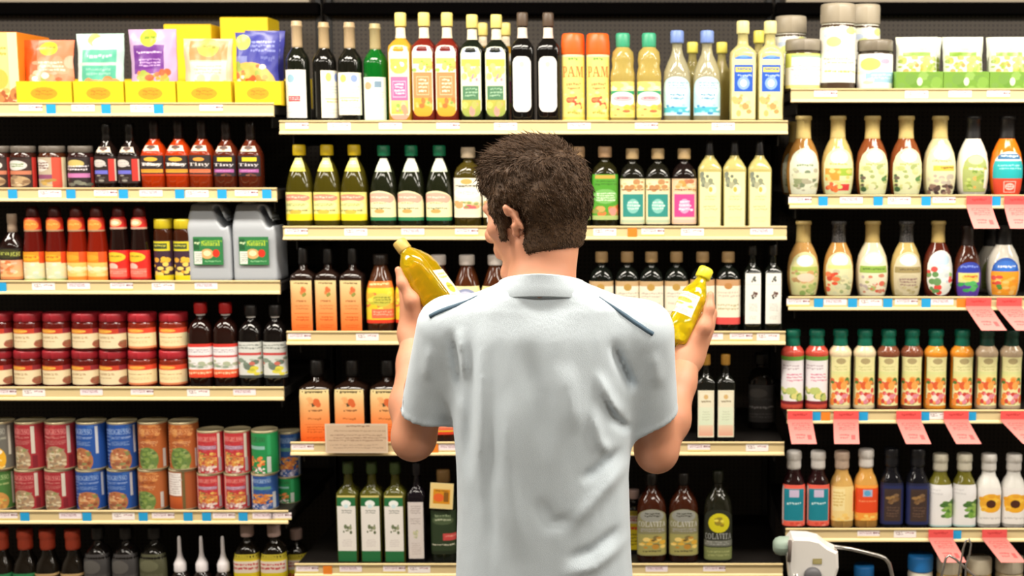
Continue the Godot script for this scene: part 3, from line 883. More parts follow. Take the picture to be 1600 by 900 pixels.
func surface(spec: String) -> StandardMaterial3D:
	var a := spec.split(" ")
	return mat(a[0], float(a[1]), 0.35 if a.size() > 3 else 0.0, float(a[2]) if a.size() > 2 else 0.0)

func scaled(prof: Array, half: float, high: float) -> Array:
	var out := []
	for p in prof:
		out.append(Vector3(p.x * half, p.y * high, p.z))
	return out

func product(d: Array, half: float, high: float, key: String) -> Node3D:
	var o := Node3D.new()
	o.name = numbered(d[0])
	add_child(o)
	var s: Array = SHAPES[d[2]]
	var prof := scaled(v3(s[0]), half, high)
	var sides := 40 if d[2] in ["square", "bigsquare", "tall"] else 28
	part("can_body" if d[1] == "can" else "bottle_body" if d[1] == "bottle" else "container_body", lathe(prof, sides), surface(d[3]), o)
	if s[1]:
		var cap := part("lid" if d[1] == "jar" else "cap", lathe(scaled(v3(s[1]), half, high), 28), surface(d[4]), o)
		if key.begins_with("dressnet"):
			cap.material_override = speckle_cap()
	for l in d[5]:
		var turn := 0.0
		if key == "wineblank":
			turn = 0.95
		elif key == "winewhite":
			turn = -0.25
		elif d[2] in ["ketchup", "jar", "widejar", "green", "oil", "flask"]:
			turn = rng.randf_range(-0.15, 0.15)
		part("label", label_sheet(prof, l[1] * high, l[2] * high, l[3], turn, l[4]), printed(l[0]), o)
	return o

func speckle_cap() -> StandardMaterial3D:
	if not cache.has("speckle"):
		var m := StandardMaterial3D.new()
		m.resource_name = "speckled film"
		var im := Image.create(48, 48, false, Image.FORMAT_RGB8)
		im.fill(Color("1c1a1a"))
		for k in 260:
			im.fill_rect(Rect2i(rng.randi() % 46, rng.randi() % 46, 2, 2), Color("8f8c8a").darkened(rng.randf() * 0.6))
		m.albedo_texture = ImageTexture.create_from_image(im)
		m.uv1_triplanar = true
		m.uv1_scale = Vector3.ONE * 25.0
		m.roughness = 0.4
		cache["speckle"] = m
	return cache["speckle"]

# ------------------------------------------------------------------ the print on every label
const ART := {
	"pricelabel0": "size 64 24;bg fdf1f1;s 8 18 62 55 b08088 2;s 70 20 94 60 8a5a62 1;r 0 80 100 100 f6e08a",
	"pricelabel1": "size 64 24;bg fdeff2;s 8 22 80 60 a87a88 2;r 0 84 100 100 f2dc9a",
	"pricelabel2": "size 64 24;bg fff6f2;s 6 20 40 70 9a7a7a 2;s 50 25 92 55 b8848c 1",
	"saletag": "size 64 96;bg f08e86;r 0 0 100 27 ee5654;s 12 8 86 20 d03c3c 1;s 14 38 86 62 dc6a66 4;s 20 72 60 88 d85a58 2;r 68 74 84 88 d85a58",
	"winestamp": "bg f2efe6;e 42 18 16 9 8fb4c6;s 20 34 80 50 d8cfc8 3;r 30 54 76 66 c84a52;s 32 56 74 64 f0dcd8 2;s 15 74 85 92 ddd6cc 3",
	"winepale": "bg f6f1dc;e 32 14 12 9 c9c06a;e 70 14 12 9 8aa0d8;s 20 32 84 50 b8c4c0 3;r 16 58 86 61 dcc28a;s 20 64 82 70 d8a860 1;s 16 80 84 94 e0d8c0 2",
	"winegreen": "bg e6f4e4;e 28 20 16 9 f0a078;r 54 10 80 24 7a94a8;s 12 34 88 50 bcd0c0 3;e 50 50 10 6 e8c0d0;s 16 66 84 90 c8dccc 4",
	"necklabel": "size 48 32;bg f6ead0;f 4 6 96 94 e6d49a;s 20 30 80 70 e0c8b0 2",
	"neckpink": "size 48 32;bg f4e2d2;s 20 30 80 70 e6c8b8 2",
	"pinkvinegar": "size 96 192;bg f1e7c0;e 50 9 36 7 e8e4f2;s 26 5 74 11 a8a0c0 1;r 8 18 92 24 e6d24e;e 50 28 42 10 f0e05a;b 10 22 90 36 ffffff,e8d85a,b8cc48 9 8;r 8 42 92 74 e4689a;f 18 48 82 70 f6c4d6;s 26 51 74 67 fbe2ea 4;g 8 74 92 92 d8cc78 c8b448;b 14 78 90 90 8fae4c,e4d48a,d88a6a 12 8;r 8 93 92 100 e89a86",
	"orangevinegar": "size 96 192;bg f0e6d0;e 50 8 38 7 dcd6ee;s 24 5 76 11 a89cb8 1;r 4 18 96 26 e9d560;b 8 18 92 36 d8e04a,f2d85a,8cc03e,f0a04a 11 14;r 4 38 96 74 ee8a56;f 20 44 80 70 f8c49c;s 27 47 73 67 fbe4cc 4;g 4 74 96 100 eca83a e89a24;b 14 77 90 88 8aa84c,d8b45a,c86a2a 12 9",
	"greenvinegar": "size 96 192;bg e6e6c8;e 50 8 38 7 c8d4ee;s 24 5 76 11 94a0b8 1;r 4 18 96 28 c9cc52;b 6 26 94 50 cfd25e,b0bc58,e0d878,d88a9a 12 16;r 8 56 86 76 4c7c58;s 16 59 78 73 9fc0a0 3;g 4 76 96 100 b8b04c 8ea04a;b 8 78 92 92 d88a7a,a8a848,d8c860 14 9",
	"whitecrest": "size 96 192;bg f4f0ec;f 4 2 96 98 e2dcd4;e 50 14 14 5 cfc4bc;s 24 28 76 58 d4ccc8 6;s 30 70 70 92 dcd4d0 5",
	"spraycan": "size 96 192;bg f2df7c;r 0 0 100 4 f6ecb8;s 36 5 66 12 78a84a 1;t PAM 50 26 16 ee7a3a 70;s 28 42 74 54 e8894a 2;b 34 62 70 78 e2562e,ee7a44,d84a2a 10 10;b 20 56 90 92 d6cc66,efe29a,b4bc58 8 16;r 0 92 100 96 e8c85a;s 30 84 70 90 a89c3a 1",
	"seedoil": "bg e9d874;b 0 2 100 34 f2e8a0,e0c860,f6eebe 14 12;r 6 26 94 36 2f9e6a;e 50 48 42 20 f7f4f0;e 52 47 30 8 d8aeb4;s 30 44 72 50 b85a6a 1;b 8 68 92 94 d8a04a,b8c04c,e0683a,e8d878 10 18",
	"riceoil": "bg bfe0ea;e 50 30 40 26 dff0f4;s 20 14 84 34 8ab8cc 3;s 30 44 72 62 6aa0c0 2;r 4 78 96 92 4fb8cc;b 6 72 94 98 3a8ac0,8fd4dc,d8ecec 8 12",
	"blueoil": "size 96 192;bg f0e2a6;r 12 2 88 17 2f6bd0;e 50 10 30 5 5c92e6;r 8 18 92 24 f4eaa8;r 10 25 90 62 245ac4;r 16 28 84 35 ecd65a;s 20 29 80 34 3a62b0 1;e 50 50 26 9 8fb0e8;e 50 50 14 5 e8e0d0;s 18 38 82 43 b4c8f0 1;b 8 66 92 92 e8b46a,f0cc8e,e09a5a,f4e0b0 12 20",
	"yellowoil": "bg e9e08a;r 0 78 100 100 f0d91e;e 50 20 40 14 d88a72;s 18 14 82 24 f0d0b8 1;e 50 46 38 18 e9e6a0;s 18 40 82 50 8a9a4a 2;s 14 62 86 70 6a6430 1;e 50 70 16 8 e0b84a;f 2 4 98 78 f2e048",
	"neckyellow": "size 48 48;bg efe88a;s 16 20 84 50 f8f4d0 2;r 0 70 100 100 d8cc52",
	"greenoil": "bg ece3b4;e 50 26 42 20 e6a894;s 20 18 80 28 f4dcc8 1;e 50 52 40 16 eee6b8;s 16 56 84 64 4a5a3a 1;e 50 68 14 7 c8a25a;s 30 38 70 46 b0ac78 1;r 0 88 100 100 237a4e",
	"neckwhite": "size 48 48;bg eef0dc;s 16 20 84 50 fbfcf2 2;r 0 74 100 100 c8d0b4",
	"creamoil": "bg efe9d6;e 50 9 16 7 d8a85e;s 10 18 90 25 5c5a48 1;e 50 38 40 12 f8f4ec;s 22 34 78 44 cfc8b8 2;b 6 60 94 76 d8a068,c8545a,d8c48a,8a9a52 11 18;r 0 78 100 92 d9dcc0;r 0 92 100 100 efe6c8",
	"grassoil": "bg 4f9c2c;r 20 2 80 10 c8a044;s 16 14 84 26 3c7420 2;e 50 48 36 16 79b862;s 22 40 78 60 dcecd0 4;b 4 70 96 88 b85a2a,d8783c,7a8a30,c89a4a 11 20;b 60 76 96 88 f08a7a 12 3;r 0 90 100 100 a9bc74",
	"tealoil": "bg e3dcb4;f 2 2 98 98 cfc48c;b 12 4 88 26 c8a05a,b8804a,d8c48a 9 14;s 14 22 86 28 8a5a34 1;r 20 34 80 84 2f8f86;f 16 30 84 88 e8e4c0;e 50 60 18 16 84c4b8;s 32 50 68 70 d8ece0 3;r 14 90 86 97 b8c8a8",
	"pinkoil": "bg e9c8a4;f 2 2 98 98 d8b07c;b 12 4 88 26 c8984a,b8704a,d8b47a 9 14;s 14 22 86 28 8a4a34 1;r 20 34 80 84 d9468e;f 16 30 84 88 f4d0c8;e 50 60 16 16 f0a0c4;s 32 48 68 72 fbdcea 3;r 14 90 86 97 d8b8a8",
	"palevinegar": "size 96 160;bg eae2ac;b 4 3 60 26 6a7260,8a9074,a8a884 12 10;e 60 32 20 9 f3eec8;e 52 32 9 5 c2b44e;s 20 44 80 54 cdc68e 2;s 16 62 84 72 c2bc80 2;s 18 82 82 94 d8d09a 2",
	"peach": "size 96 160;bg f0c489;g 0 0 100 100 efd49a ee6a22;s 14 4 86 9 6a5a34 1;b 30 14 70 30 e87a3a,d8602a,f0a868,8a8a3a 11 9;s 20 38 80 44 a8683a 1;s 16 48 84 58 c87a42 2;r 16 64 84 65 d05a1e;s 20 70 80 80 c8581e 2;s 16 86 84 94 d85c1c 2",
	"peach2": "size 96 160;bg f0c489;g 0 0 100 100 f0dca0 ef5a14;s 16 4 84 9 5a4c2c 1;b 30 14 68 32 e0703a,d8602a,3a3a22,f0a868 12 10;s 26 38 74 44 8a5a34 1;s 22 54 78 60 b86a34 1;r 18 66 82 67 c8561e;s 18 70 82 84 cc5818 3;s 20 90 80 95 d85410 1",
	"yellowmarinade": "bg e8c52a;r 0 0 100 16 e8772a;s 14 4 86 12 f6d8a0 1;b 6 20 94 70 d8cc2e,e8a428,b8b428,f0d84a,d8602a 14 24;e 58 44 24 16 c8c048;s 36 36 80 54 8a8a2a 3;r 30 66 94 88 e86a4a;s 34 70 90 84 f0a888 2;r 0 92 100 100 d83a20",
	"cider": "bg eadf9e;e 50 26 30 20 8a92b4;e 50 26 20 13 c8cce0;r 0 50 100 56 d8c05a;s 14 62 86 78 a89a5a 2;b 10 80 90 96 d8a04a,c8543a,a8a848 10 8",
	"creamvinegar": "bg eee6d2;r 0 0 100 12 c2a276;e 50 14 12 8 b89248;s 16 26 84 40 c8beac 2;s 20 48 80 56 d4c8b4 1;s 14 68 86 78 cfc4a8 2;r 0 92 100 100 e2d8c0",
	"creamred": "bg efe6d0;r 0 0 100 14 c09468;e 50 14 12 7 b88248;s 14 26 86 42 cfc4b0 2;s 16 54 84 70 c2b890 2;r 0 84 100 100 d9504c",
	"olivewhite": "size 96 192;bg edece4;b 38 8 62 16 4a4c46,7a7c70 6 7;r 8 22 92 23 d8d6cc;b 26 38 74 50 5a3a34,3a3c36,6a5a52 7 9;s 22 60 78 76 c4c4ba 5;s 26 84 74 92 cfcec4 3",
	"palewine": "size 96 192;bg ece6cc;f 5 3 95 97 dccfae;s 18 22 82 27 8a7a5c 1;e 50 14 14 5 d8b478;g 5 36 95 74 e4ead0 dce8cc;s 24 44 76 66 ccd4b8 4;g 5 74 95 97 e8d0b4 e6a890",
	"orchard": "size 96 192;bg 1f6b3c;r 0 0 100 3 d8c878;e 50 12 26 5 f0f4f0;r 0 16 100 84 ebe6e0;s 22 22 78 28 8a8a84 2;b 28 44 74 58 6a7452,8a906a,56603e 7 9;s 24 66 76 78 d8d0cc 4;e 50 16 12 3 cfe6ea",
	"plainwhite": "size 96 192;bg d9d0cc;s 16 6 84 22 b0a4a0 4;s 14 28 86 40 b8aca8 3;b 36 46 74 66 b4b48e,a4a886,c8c49c 7 10;s 18 72 82 94 c4b8b4 6",
	"darkgreen": "bg 2a3a22;s 20 8 80 30 8a9a78 2;e 50 22 34 10 4a5a3c;s 24 18 76 26 b0b89a 1;r 50 52 100 68 c84a48;s 56 56 94 62 e89a8a 1;s 10 76 90 82 c8c4b0 1;r 0 92 100 100 1c2816",
	"amber": "size 96 160;bg 84805c;e 50 14 34 13 8f9088;s 26 8 74 18 3a382e 2;t COLAVITA 50 32 11 c4c2bc 78;s 14 41 86 50 a29ea0 2;r 6 54 94 98 a09a5c;b 16 58 84 84 d8a838,e8c86a,6a5a2a,b8822a 9 16;s 24 88 76 94 5a5434 1",
	"seal": "size 96 160;bg 23261a;e 52 26 30 19 d2c81e;b 38 16 66 34 a88a1a,e8d848,8a7a18 9 8;t COLAVITA 50 52 11 a4a6a4 78;r 2 60 98 72 6e7066;s 8 62 92 70 9c9e98 2;r 2 74 98 98 7a8250;s 12 80 88 94 9aa06a 2",
	"relish": "bg 2a1a16;r 0 6 100 96 3a2620;r 84 0 100 100 c8342c;e 42 26 30 16 d8d4cc;s 20 20 66 34 6a8a4a 2;r 6 44 82 56 c87a5a;e 44 78 34 18 b89a72;b 20 64 70 94 c8a878,8a6a4a,d8c09a 9 10",
	"salsa": "bg b8a890;r 60 0 84 100 d0503a;r 84 0 100 100 e8d8b0;e 30 26 24 20 d8d2c8;s 12 16 52 40 6a3a34 3;r 0 56 60 70 8a4a6a;b 0 72 60 96 c8a052,d8b87a,a8823a 9 10",
	"berry": "bg 2c2022;r 88 0 100 100 b83a34;e 46 20 24 12 c8b468;s 12 26 82 46 e4dce0 2;r 4 52 84 66 c87ab0;b 6 70 84 98 6a6a5a,4a4a42,8a8a74 10 8",
	"darkbbq": "bg 2a1c1a;r 66 10 84 92 c8342c;r 84 10 92 92 e8dcc8;e 36 26 22 14 cfc8c0;s 18 20 58 40 b8b0b0 2;r 2 52 64 66 6a6ac8;b 6 70 60 96 6a645c,8a847a,4a443e 9 8",
	"chevron": "size 32 32;bg d8c8b4;e 50 30 30 30 4a2a1e;r 40 55 60 80 8a6a50",
	"orangebbq": "bg 2a2224;r 0 0 100 2 c84a1a;e 50 20 26 10 e8b03a;s 12 36 88 58 e4dcd8 1;t Tiny 50 46 20 e8e2de 84;r 4 68 96 84 f0a030;s 14 72 86 80 c86a1a 1;r 0 90 100 100 c83c10",
	"rustbbq": "bg 2c2426;e 50 20 22 9 e89a3a;t Tiny 50 46 20 e4dcd8 84;r 4 68 96 84 f07a52;s 14 72 86 80 c84a2a 1;r 0 92 100 100 a83c18",
	"brownbbq": "bg 241c22;r 26 8 82 28 e8cc2a;t Tiny 50 46 18 dcd6da 80;r 10 66 90 82 a85a9a;s 16 70 84 78 d09ac8 1;b 10 86 90 98 8a4a34,6a3a2a 10 5",
	"bragg": "bg 221712;r 4 0 96 36 1c1712;e 50 18 44 15 3a3a1a;t Bragg 50 18 16 b8c05a 84;g 0 38 100 92 e8a07a e8b878;b 10 42 90 88 e88a4a,f0b89a,e0d0a0,d8743c 10 20;r 0 92 100 100 d88a52",
	"ketchupcream": "bg e9dcb0;r 0 0 100 36 e8901c;e 44 20 34 10 e8b02a;s 20 14 70 26 c8701a 1;r 78 0 100 40 d84a1a;b 6 42 94 92 efe6c4,d8d8b0,c8d4b4,f2ead0 12 16;r 0 94 100 100 a8b86a",
	"ketchupneck": "size 64 48;bg d8301c;e 46 52 38 40 ee8a34;s 20 40 70 64 f0b45a 1;r 0 88 100 100 b08a6a",
	"ketchuporange": "bg f0c46a;r 0 0 100 38 ee8a1e;e 40 20 32 10 e8a02a;r 70 0 100 36 e0541c;b 8 44 92 80 f6e2ae,f0d088,dce0c0 14 14;r 0 86 100 100 ee8a2e",
	"ketchupred": "bg d8251c;e 40 22 40 16 ecc02c;s 16 16 66 28 a8901a 1;e 34 54 20 12 f4c0b0;r 4 60 82 88 f07060;s 10 68 76 80 f8a898 2;r 0 94 100 100 7a1410",
	"ketchupneckred": "size 64 48;bg d02018;e 46 46 30 30 f0b07a;e 46 46 18 16 f8e0c0;r 0 84 100 100 c8a08a",
	"mustard": "bg 3c2436;r 8 2 86 26 d8cc2a;r 18 7 76 21 3a4a2a;s 22 10 72 18 d8d04a 1;b 16 32 84 84 e8b42c,d89a24,f0cc5a,5a3a5a 12 16;r 0 86 100 100 e8d01e",
	"juglabel": "size 128 112;bg 2f7a44;r 0 8 20 46 1f5a30;s 2 18 20 32 d0e0b0 1;s 26 12 96 22 8ab83a 1;t Natural 58 24 17 c8d83a 62;e 46 60 22 18 d8a86a;e 46 58 13 10 e6dcae;e 76 58 12 14 d8341e;r 2 52 28 96 dfe2d8;s 5 58 25 92 a8b0a4 5;s 34 84 92 92 8ac08a 1",
	"pasta": "bg ead9b2;r 0 0 100 26 c23a24;e 40 13 24 10 e09a34;s 22 10 60 18 f0c85a 1;r 78 0 100 24 8a2430;s 14 40 70 52 a8804e 2;s 16 62 64 72 c8ac7c 1;e 92 80 16 20 a85a44;b 80 62 100 96 a8443a,c8804e,8a5a3a 9 6;f 0 26 100 100 d8c498",
	"pastapale": "bg f0dfae;r 0 0 100 26 e0492c;e 46 13 22 9 eea040;s 26 9 64 17 f8d060 1;s 14 44 84 52 c8a068 1;s 20 62 80 76 dcc088 2;r 0 90 100 100 e88a5a",
	"redsauce": "bg efe9ea;r 0 0 100 10 d83a30;s 10 16 80 28 b8acb4 2;r 8 34 92 40 d05a58;b 14 44 86 68 a8b090,8a9a84,c8c8c0 10 14;g 0 76 100 100 ee6a3a d83a24;s 12 82 88 94 f8c09a 1",
	"blacksauce": "bg d6d8d2;s 10 6 90 22 8a908a 2;r 4 30 90 37 c84a48;b 8 44 92 76 7a8a78,a8b0a0,5a6a5a,c86a5a 10 16;b 56 66 96 90 d8cc3a,b8b42e 12 5;r 0 92 100 100 4a4e4a",
	"whiteband": "size 16 8;bg ece8e6",
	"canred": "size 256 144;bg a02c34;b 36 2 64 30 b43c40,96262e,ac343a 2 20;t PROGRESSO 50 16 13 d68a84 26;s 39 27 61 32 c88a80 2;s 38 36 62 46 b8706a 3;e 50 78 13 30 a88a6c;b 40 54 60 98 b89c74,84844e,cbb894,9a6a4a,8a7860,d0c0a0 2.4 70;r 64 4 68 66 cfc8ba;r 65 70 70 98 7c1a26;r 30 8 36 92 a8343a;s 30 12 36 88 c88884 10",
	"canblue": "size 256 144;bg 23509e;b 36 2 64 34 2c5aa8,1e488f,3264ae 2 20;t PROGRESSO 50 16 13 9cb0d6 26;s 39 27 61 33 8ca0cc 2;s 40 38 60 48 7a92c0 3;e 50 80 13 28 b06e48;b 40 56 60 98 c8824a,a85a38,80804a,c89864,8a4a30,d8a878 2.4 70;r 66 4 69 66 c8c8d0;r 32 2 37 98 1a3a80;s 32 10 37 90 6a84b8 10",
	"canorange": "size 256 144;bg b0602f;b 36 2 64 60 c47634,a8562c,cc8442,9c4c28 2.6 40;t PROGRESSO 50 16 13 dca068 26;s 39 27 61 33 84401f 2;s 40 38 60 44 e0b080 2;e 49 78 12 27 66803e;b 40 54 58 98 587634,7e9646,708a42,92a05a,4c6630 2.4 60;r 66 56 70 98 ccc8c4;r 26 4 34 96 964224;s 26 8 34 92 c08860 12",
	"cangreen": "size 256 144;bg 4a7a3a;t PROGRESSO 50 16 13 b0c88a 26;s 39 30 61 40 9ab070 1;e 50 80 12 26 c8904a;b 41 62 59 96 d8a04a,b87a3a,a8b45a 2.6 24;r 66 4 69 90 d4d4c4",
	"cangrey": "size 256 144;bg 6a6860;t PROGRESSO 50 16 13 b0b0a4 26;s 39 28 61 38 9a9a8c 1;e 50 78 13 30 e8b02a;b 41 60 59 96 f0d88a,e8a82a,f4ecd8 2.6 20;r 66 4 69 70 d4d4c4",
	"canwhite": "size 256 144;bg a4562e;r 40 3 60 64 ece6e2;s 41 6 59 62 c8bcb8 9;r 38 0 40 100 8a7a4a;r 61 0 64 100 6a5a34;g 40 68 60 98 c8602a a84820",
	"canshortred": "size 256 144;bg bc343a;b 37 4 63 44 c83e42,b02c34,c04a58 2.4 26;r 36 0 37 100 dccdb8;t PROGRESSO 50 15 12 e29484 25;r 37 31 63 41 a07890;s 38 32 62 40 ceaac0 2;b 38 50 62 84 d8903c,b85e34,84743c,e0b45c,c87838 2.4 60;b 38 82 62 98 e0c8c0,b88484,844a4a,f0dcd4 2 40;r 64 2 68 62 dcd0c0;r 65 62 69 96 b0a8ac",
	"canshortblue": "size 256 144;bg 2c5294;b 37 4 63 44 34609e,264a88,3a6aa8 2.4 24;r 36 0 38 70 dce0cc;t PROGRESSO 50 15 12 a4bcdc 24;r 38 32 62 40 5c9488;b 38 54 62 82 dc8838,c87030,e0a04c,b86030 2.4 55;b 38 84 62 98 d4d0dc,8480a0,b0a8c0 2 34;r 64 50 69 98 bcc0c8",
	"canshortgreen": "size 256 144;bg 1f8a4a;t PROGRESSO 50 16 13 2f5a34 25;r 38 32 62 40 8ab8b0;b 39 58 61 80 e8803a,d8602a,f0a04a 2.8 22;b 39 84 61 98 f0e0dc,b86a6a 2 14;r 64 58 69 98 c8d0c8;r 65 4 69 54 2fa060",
	"coralgreen": "bg 1c1a16;r 0 0 100 12 2a7a4a;e 50 34 30 20 5a4a3a;e 56 32 12 8 e8d8cc;r 0 50 100 58 3a8a5a;s 14 66 86 80 8a8474 2;r 0 92 100 100 c8c0b0",
	"coralbrown": "bg 3a2c1e;r 0 0 100 6 b89a6a;e 48 30 34 16 5a4630;e 40 30 12 8 dccfc0;s 16 56 84 70 8a7450 2;s 20 80 80 90 6a5438 1",
	"greylabel": "bg 3a3838;e 40 22 26 12 55524f;s 12 34 88 46 4a4846 1;s 10 56 90 66 a09c9a 1;s 14 76 86 90 5a5856 2",
	"khakilabel": "bg 4c4c36;e 46 20 26 10 62624a;s 12 34 88 44 5a5a44 1;s 10 54 90 64 aaa890 1;s 14 76 86 90 6a6a50 2",
	"spoutlabel": "bg e8c85a;r 0 0 100 14 e8a090;s 10 20 90 40 c84a3a 1;s 10 50 90 80 a8842a 2",
	"yellowlabel": "bg d2bc1c;r 0 0 100 10 a89a2a;r 8 12 92 32 d8c8b8;s 12 15 88 28 b84a4a 2;s 14 38 86 52 c83a24 1;s 10 58 90 92 8a7a14 4",
	"dressgreen": "bg d9dcc4;e 50 20 26 14 c4d4dc;s 20 34 80 42 8a9a7a 1;b 8 44 92 92 8a946a,b8bc94,6a7a5a,a8a48a,d8d8b8 9 34;r 12 54 88 66 d4d4b4",
	"dressorange": "bg d6d8a8;e 50 20 28 14 dce0d8;s 20 32 80 40 b8b868 1;r 6 44 50 70 e89a3a;r 50 44 94 60 9cb83c;r 10 70 90 76 d8cc94;b 8 74 44 96 e8783a,d85a34 10 10;r 48 78 84 92 d0383a;b 10 44 90 92 f0c46a,c8d07a 9 12",
	"dressleaf": "bg dadcae;e 50 18 26 12 dce4e4;s 18 32 82 40 a8b06a 1;b 6 40 94 94 b8c07a,cfd08a,9aa864,8a7a74,d8d8a8 10 30;b 6 58 26 92 5a4a3c,3a5a34 9 6;b 76 50 94 80 4a7a3a 10 4",
	"dressolive": "bg dcd8b0;e 50 20 28 12 ccd8dc;s 16 32 84 40 a8a878 1;r 24 44 90 54 dcc04a;s 44 45 90 53 8a6a2a 1;b 6 58 94 78 b8ac9a,d0c8a8 10 16;b 4 82 96 98 4a342e,6a4c40,3a2a2a,8a6a5a 8 30",
	"dresswhite": "bg a8b46a;e 50 14 30 12 bccaa0;b 10 30 90 94 8aa43a,b8c86a,6a8a34,a8b850,d8a04a 9 30;s 20 34 80 46 e8ecc8 1;r 84 40 98 90 e8e0d0",
	"dressteal": "bg 1fb0b4;r 0 0 100 22 e8e6dc;r 14 6 86 18 2a6a9a;s 20 8 80 16 e0f0f0 1;s 14 30 86 44 9ae0dc 2;r 0 62 100 100 e0482c;f 34 68 70 94 f4d8d0;e 52 80 14 8 f0c8c0;s 42 76 60 86 c84a34 2",
	"dresstan": "bg cdc890;e 50 20 28 13 c8dce4;r 6 34 94 44 a8b85a;b 8 44 92 70 c89a62,d8b88a,b08a5a,8aa44a 10 20;e 52 58 26 10 e0cdb4;b 8 72 92 96 a8b86a,8aa45a,c8c88a 10 20",
	"dresstomato": "bg d8d4a8;e 50 18 30 14 c4dce8;r 8 30 92 38 dcd484;b 30 42 92 94 a8b078,8a9a6a,c8c8a0,b8b08a 10 24;b 4 46 40 86 d84a2c,e06a3a,c83a24 12 8",
	"dressfield": "bg e2dcc0;e 50 16 30 12 ccdfe8;r 4 32 96 48 8fb04a;s 10 36 90 44 5a7a2a 1;b 8 52 92 94 b8a8a4,c87a5a,d8d0b8,a8b06a,d05a44 9 30",
	"dressbrown": "bg cfc4a2;e 50 18 30 13 c8dce4;r 4 34 96 48 9a8a5a;s 12 38 88 44 6a5a3a 1;e 50 70 36 20 c4ba9a;s 22 60 78 80 8a6a6a 3;b 4 80 96 98 a89a6a,b8ac80 9 12",
	"dressberry": "bg e4e4dc;e 50 20 30 14 bcd4e2;b 24 34 76 70 d4dce0,e8ecec,c4ccd0 10 12;b 2 38 30 60 cc3a34,d85a4a,5a8a4a 11 6;b 4 66 44 94 d8382c,e86a50,5a8a4a 11 10;b 70 50 98 80 d8443a,8ab05a 9 6",
	"dresspurple": "bg 5a3aa0;r 0 0 100 30 2436a0;s 12 10 88 22 7a90e0 1;r 8 32 86 60 d8d88a;e 50 44 28 10 e8c85a;s 26 38 74 48 c8563a 1;b 14 60 84 92 2a9a4a,1f8a4a,48b05a 12 12;r 84 30 100 100 6a48b0",
	"dressblue": "bg ee9a24;r 0 0 100 36 1f5ab8;e 50 22 36 14 2f6ec8;s 16 20 84 30 d8e0f0 1;b 8 42 92 96 f0b048,e8902a,f4c06a 11 20;b 10 50 40 70 d83a2c 10 4;b 10 70 34 84 4a8a34 10 3",
	"ranchpink": "bg ece6ea;r 0 0 100 9 6a9a3c;s 8 18 70 30 b8a8b0 2;s 24 36 84 54 d88aa0 3;b 4 68 92 90 8aa64a,b8c46a,6a8a3c,d8d07a 11 22;r 0 94 100 100 7a1c28",
	"garden": "bg e6dfa4;r 0 0 3 100 3a6a34;r 97 0 100 100 3a6a34;e 50 8 20 6 b0a072;s 20 18 80 30 cdc98a 2;g 3 30 97 48 d8dc9a e8d88a;b 6 46 94 94 d8582a,e8842c,c83a34,d8483e,4a7a34,e8a04a 12 34;b 30 74 80 94 efdcd0,d87a8a,e8c0b0 10 8",
	"tealjuice": "bg e8604e;r 3 4 12 96 c8d8d4;r 14 8 84 88 128092;f 14 8 84 88 e08a7a;r 34 12 66 30 c8b8d4;s 26 42 74 50 c8e4e8 1;b 0 90 100 100 ee8a74,d84a3a 6 12",
	"orangejuice": "bg ee9a3a;r 10 8 94 78 e0481a;r 36 12 66 32 a8b0c8;e 50 22 10 8 5aa0c8;s 22 42 80 50 f08a5a 1;b 0 84 100 100 f0c45a,eab04a 8 12",
	"palejuice": "bg ecd08a;r 8 6 54 70 f0dca0;s 14 14 50 60 d8b868 5;r 84 14 100 74 e0501e;b 0 80 100 100 f0c86a,e8b85a 8 10",
	"darkblue": "bg 1c2452;r 24 14 76 92 3a2a24;b 34 20 68 46 6a4a2a,8a6434 10 8;s 30 56 70 84 5a4438 4;r 0 0 100 6 14183a",
	"herbwhite": "bg e4e2e2;s 10 10 50 26 d0cece 2;b 52 40 92 74 4a7a2a,6a9a34,3a6424,86a84a 11 34;r 0 96 100 100 a8c8c4",
	"sunflower": "bg e6e2de;e 50 42 36 26 e8a824;b 20 22 80 62 f0bc3a,e09a1c,e8b02a 9 22;e 50 44 15 11 4a2414;s 14 80 86 90 c8c4c0 1",
	"jarwhite": "bg f6f4e8;b 4 4 96 24 e2e68a,d8dcc8,c0d0e8 10 8;e 40 34 14 8 d8e08a;s 16 60 84 72 b8b8a8 2;s 14 80 90 86 d8cc6a 1;s 20 46 80 54 dcdcd0 1",
	"jarwhite2": "bg f4f2ec;g 0 0 100 12 d8dc5a 8ac0b8;r 0 0 20 40 cfd86a;s 16 34 84 52 b8b4c0 2;s 20 62 80 76 ccc8c4 2;r 0 90 100 100 ecdf8a",
	"jarblue": "bg f3f0ea;e 36 30 20 18 cdd66a;e 66 22 10 8 b4a8c0;r 28 52 94 84 9cc4e0;s 36 58 88 76 cfe2ec 2;b 4 40 40 90 efe0b0,e4e6d0 9 6",
	"mayo": "bg efe9de;e 50 50 30 24 e4d8c4;s 22 40 78 60 b8b0a8 2;b 6 84 94 100 e0a050,d8803a 10 8",
	"tanjar": "bg dcb468;e 50 40 34 20 ecdcb0;s 24 32 76 48 a8803a 2;b 6 66 94 94 c89a4a,b8843a,e0c07a 10 12",
	"packorange": "size 128 160;bg e8805a;r 0 0 30 70 e0581c;e 52 14 18 11 c9c02c;s 38 10 66 18 9a9420 1;b 24 24 100 60 e8977a,eaa486,e0875f 12 18;s 30 34 86 52 f0c4b0 3;b 14 56 84 92 e8d8c8,98a850,d88a54,c84e22 9 34",
	"packteal": "size 128 160;bg b4d4c8;r 0 0 14 100 c8dcd8;e 40 9 14 9 c6d068;e 60 14 24 10 d0dcd6;r 14 24 88 76 58b094;s 22 30 80 38 b8dccc 1;r 10 42 90 46 b8d4c0;s 20 50 80 62 88c0ac 2;b 16 66 88 92 d8905a,c87a3c,a8b068 9 28",
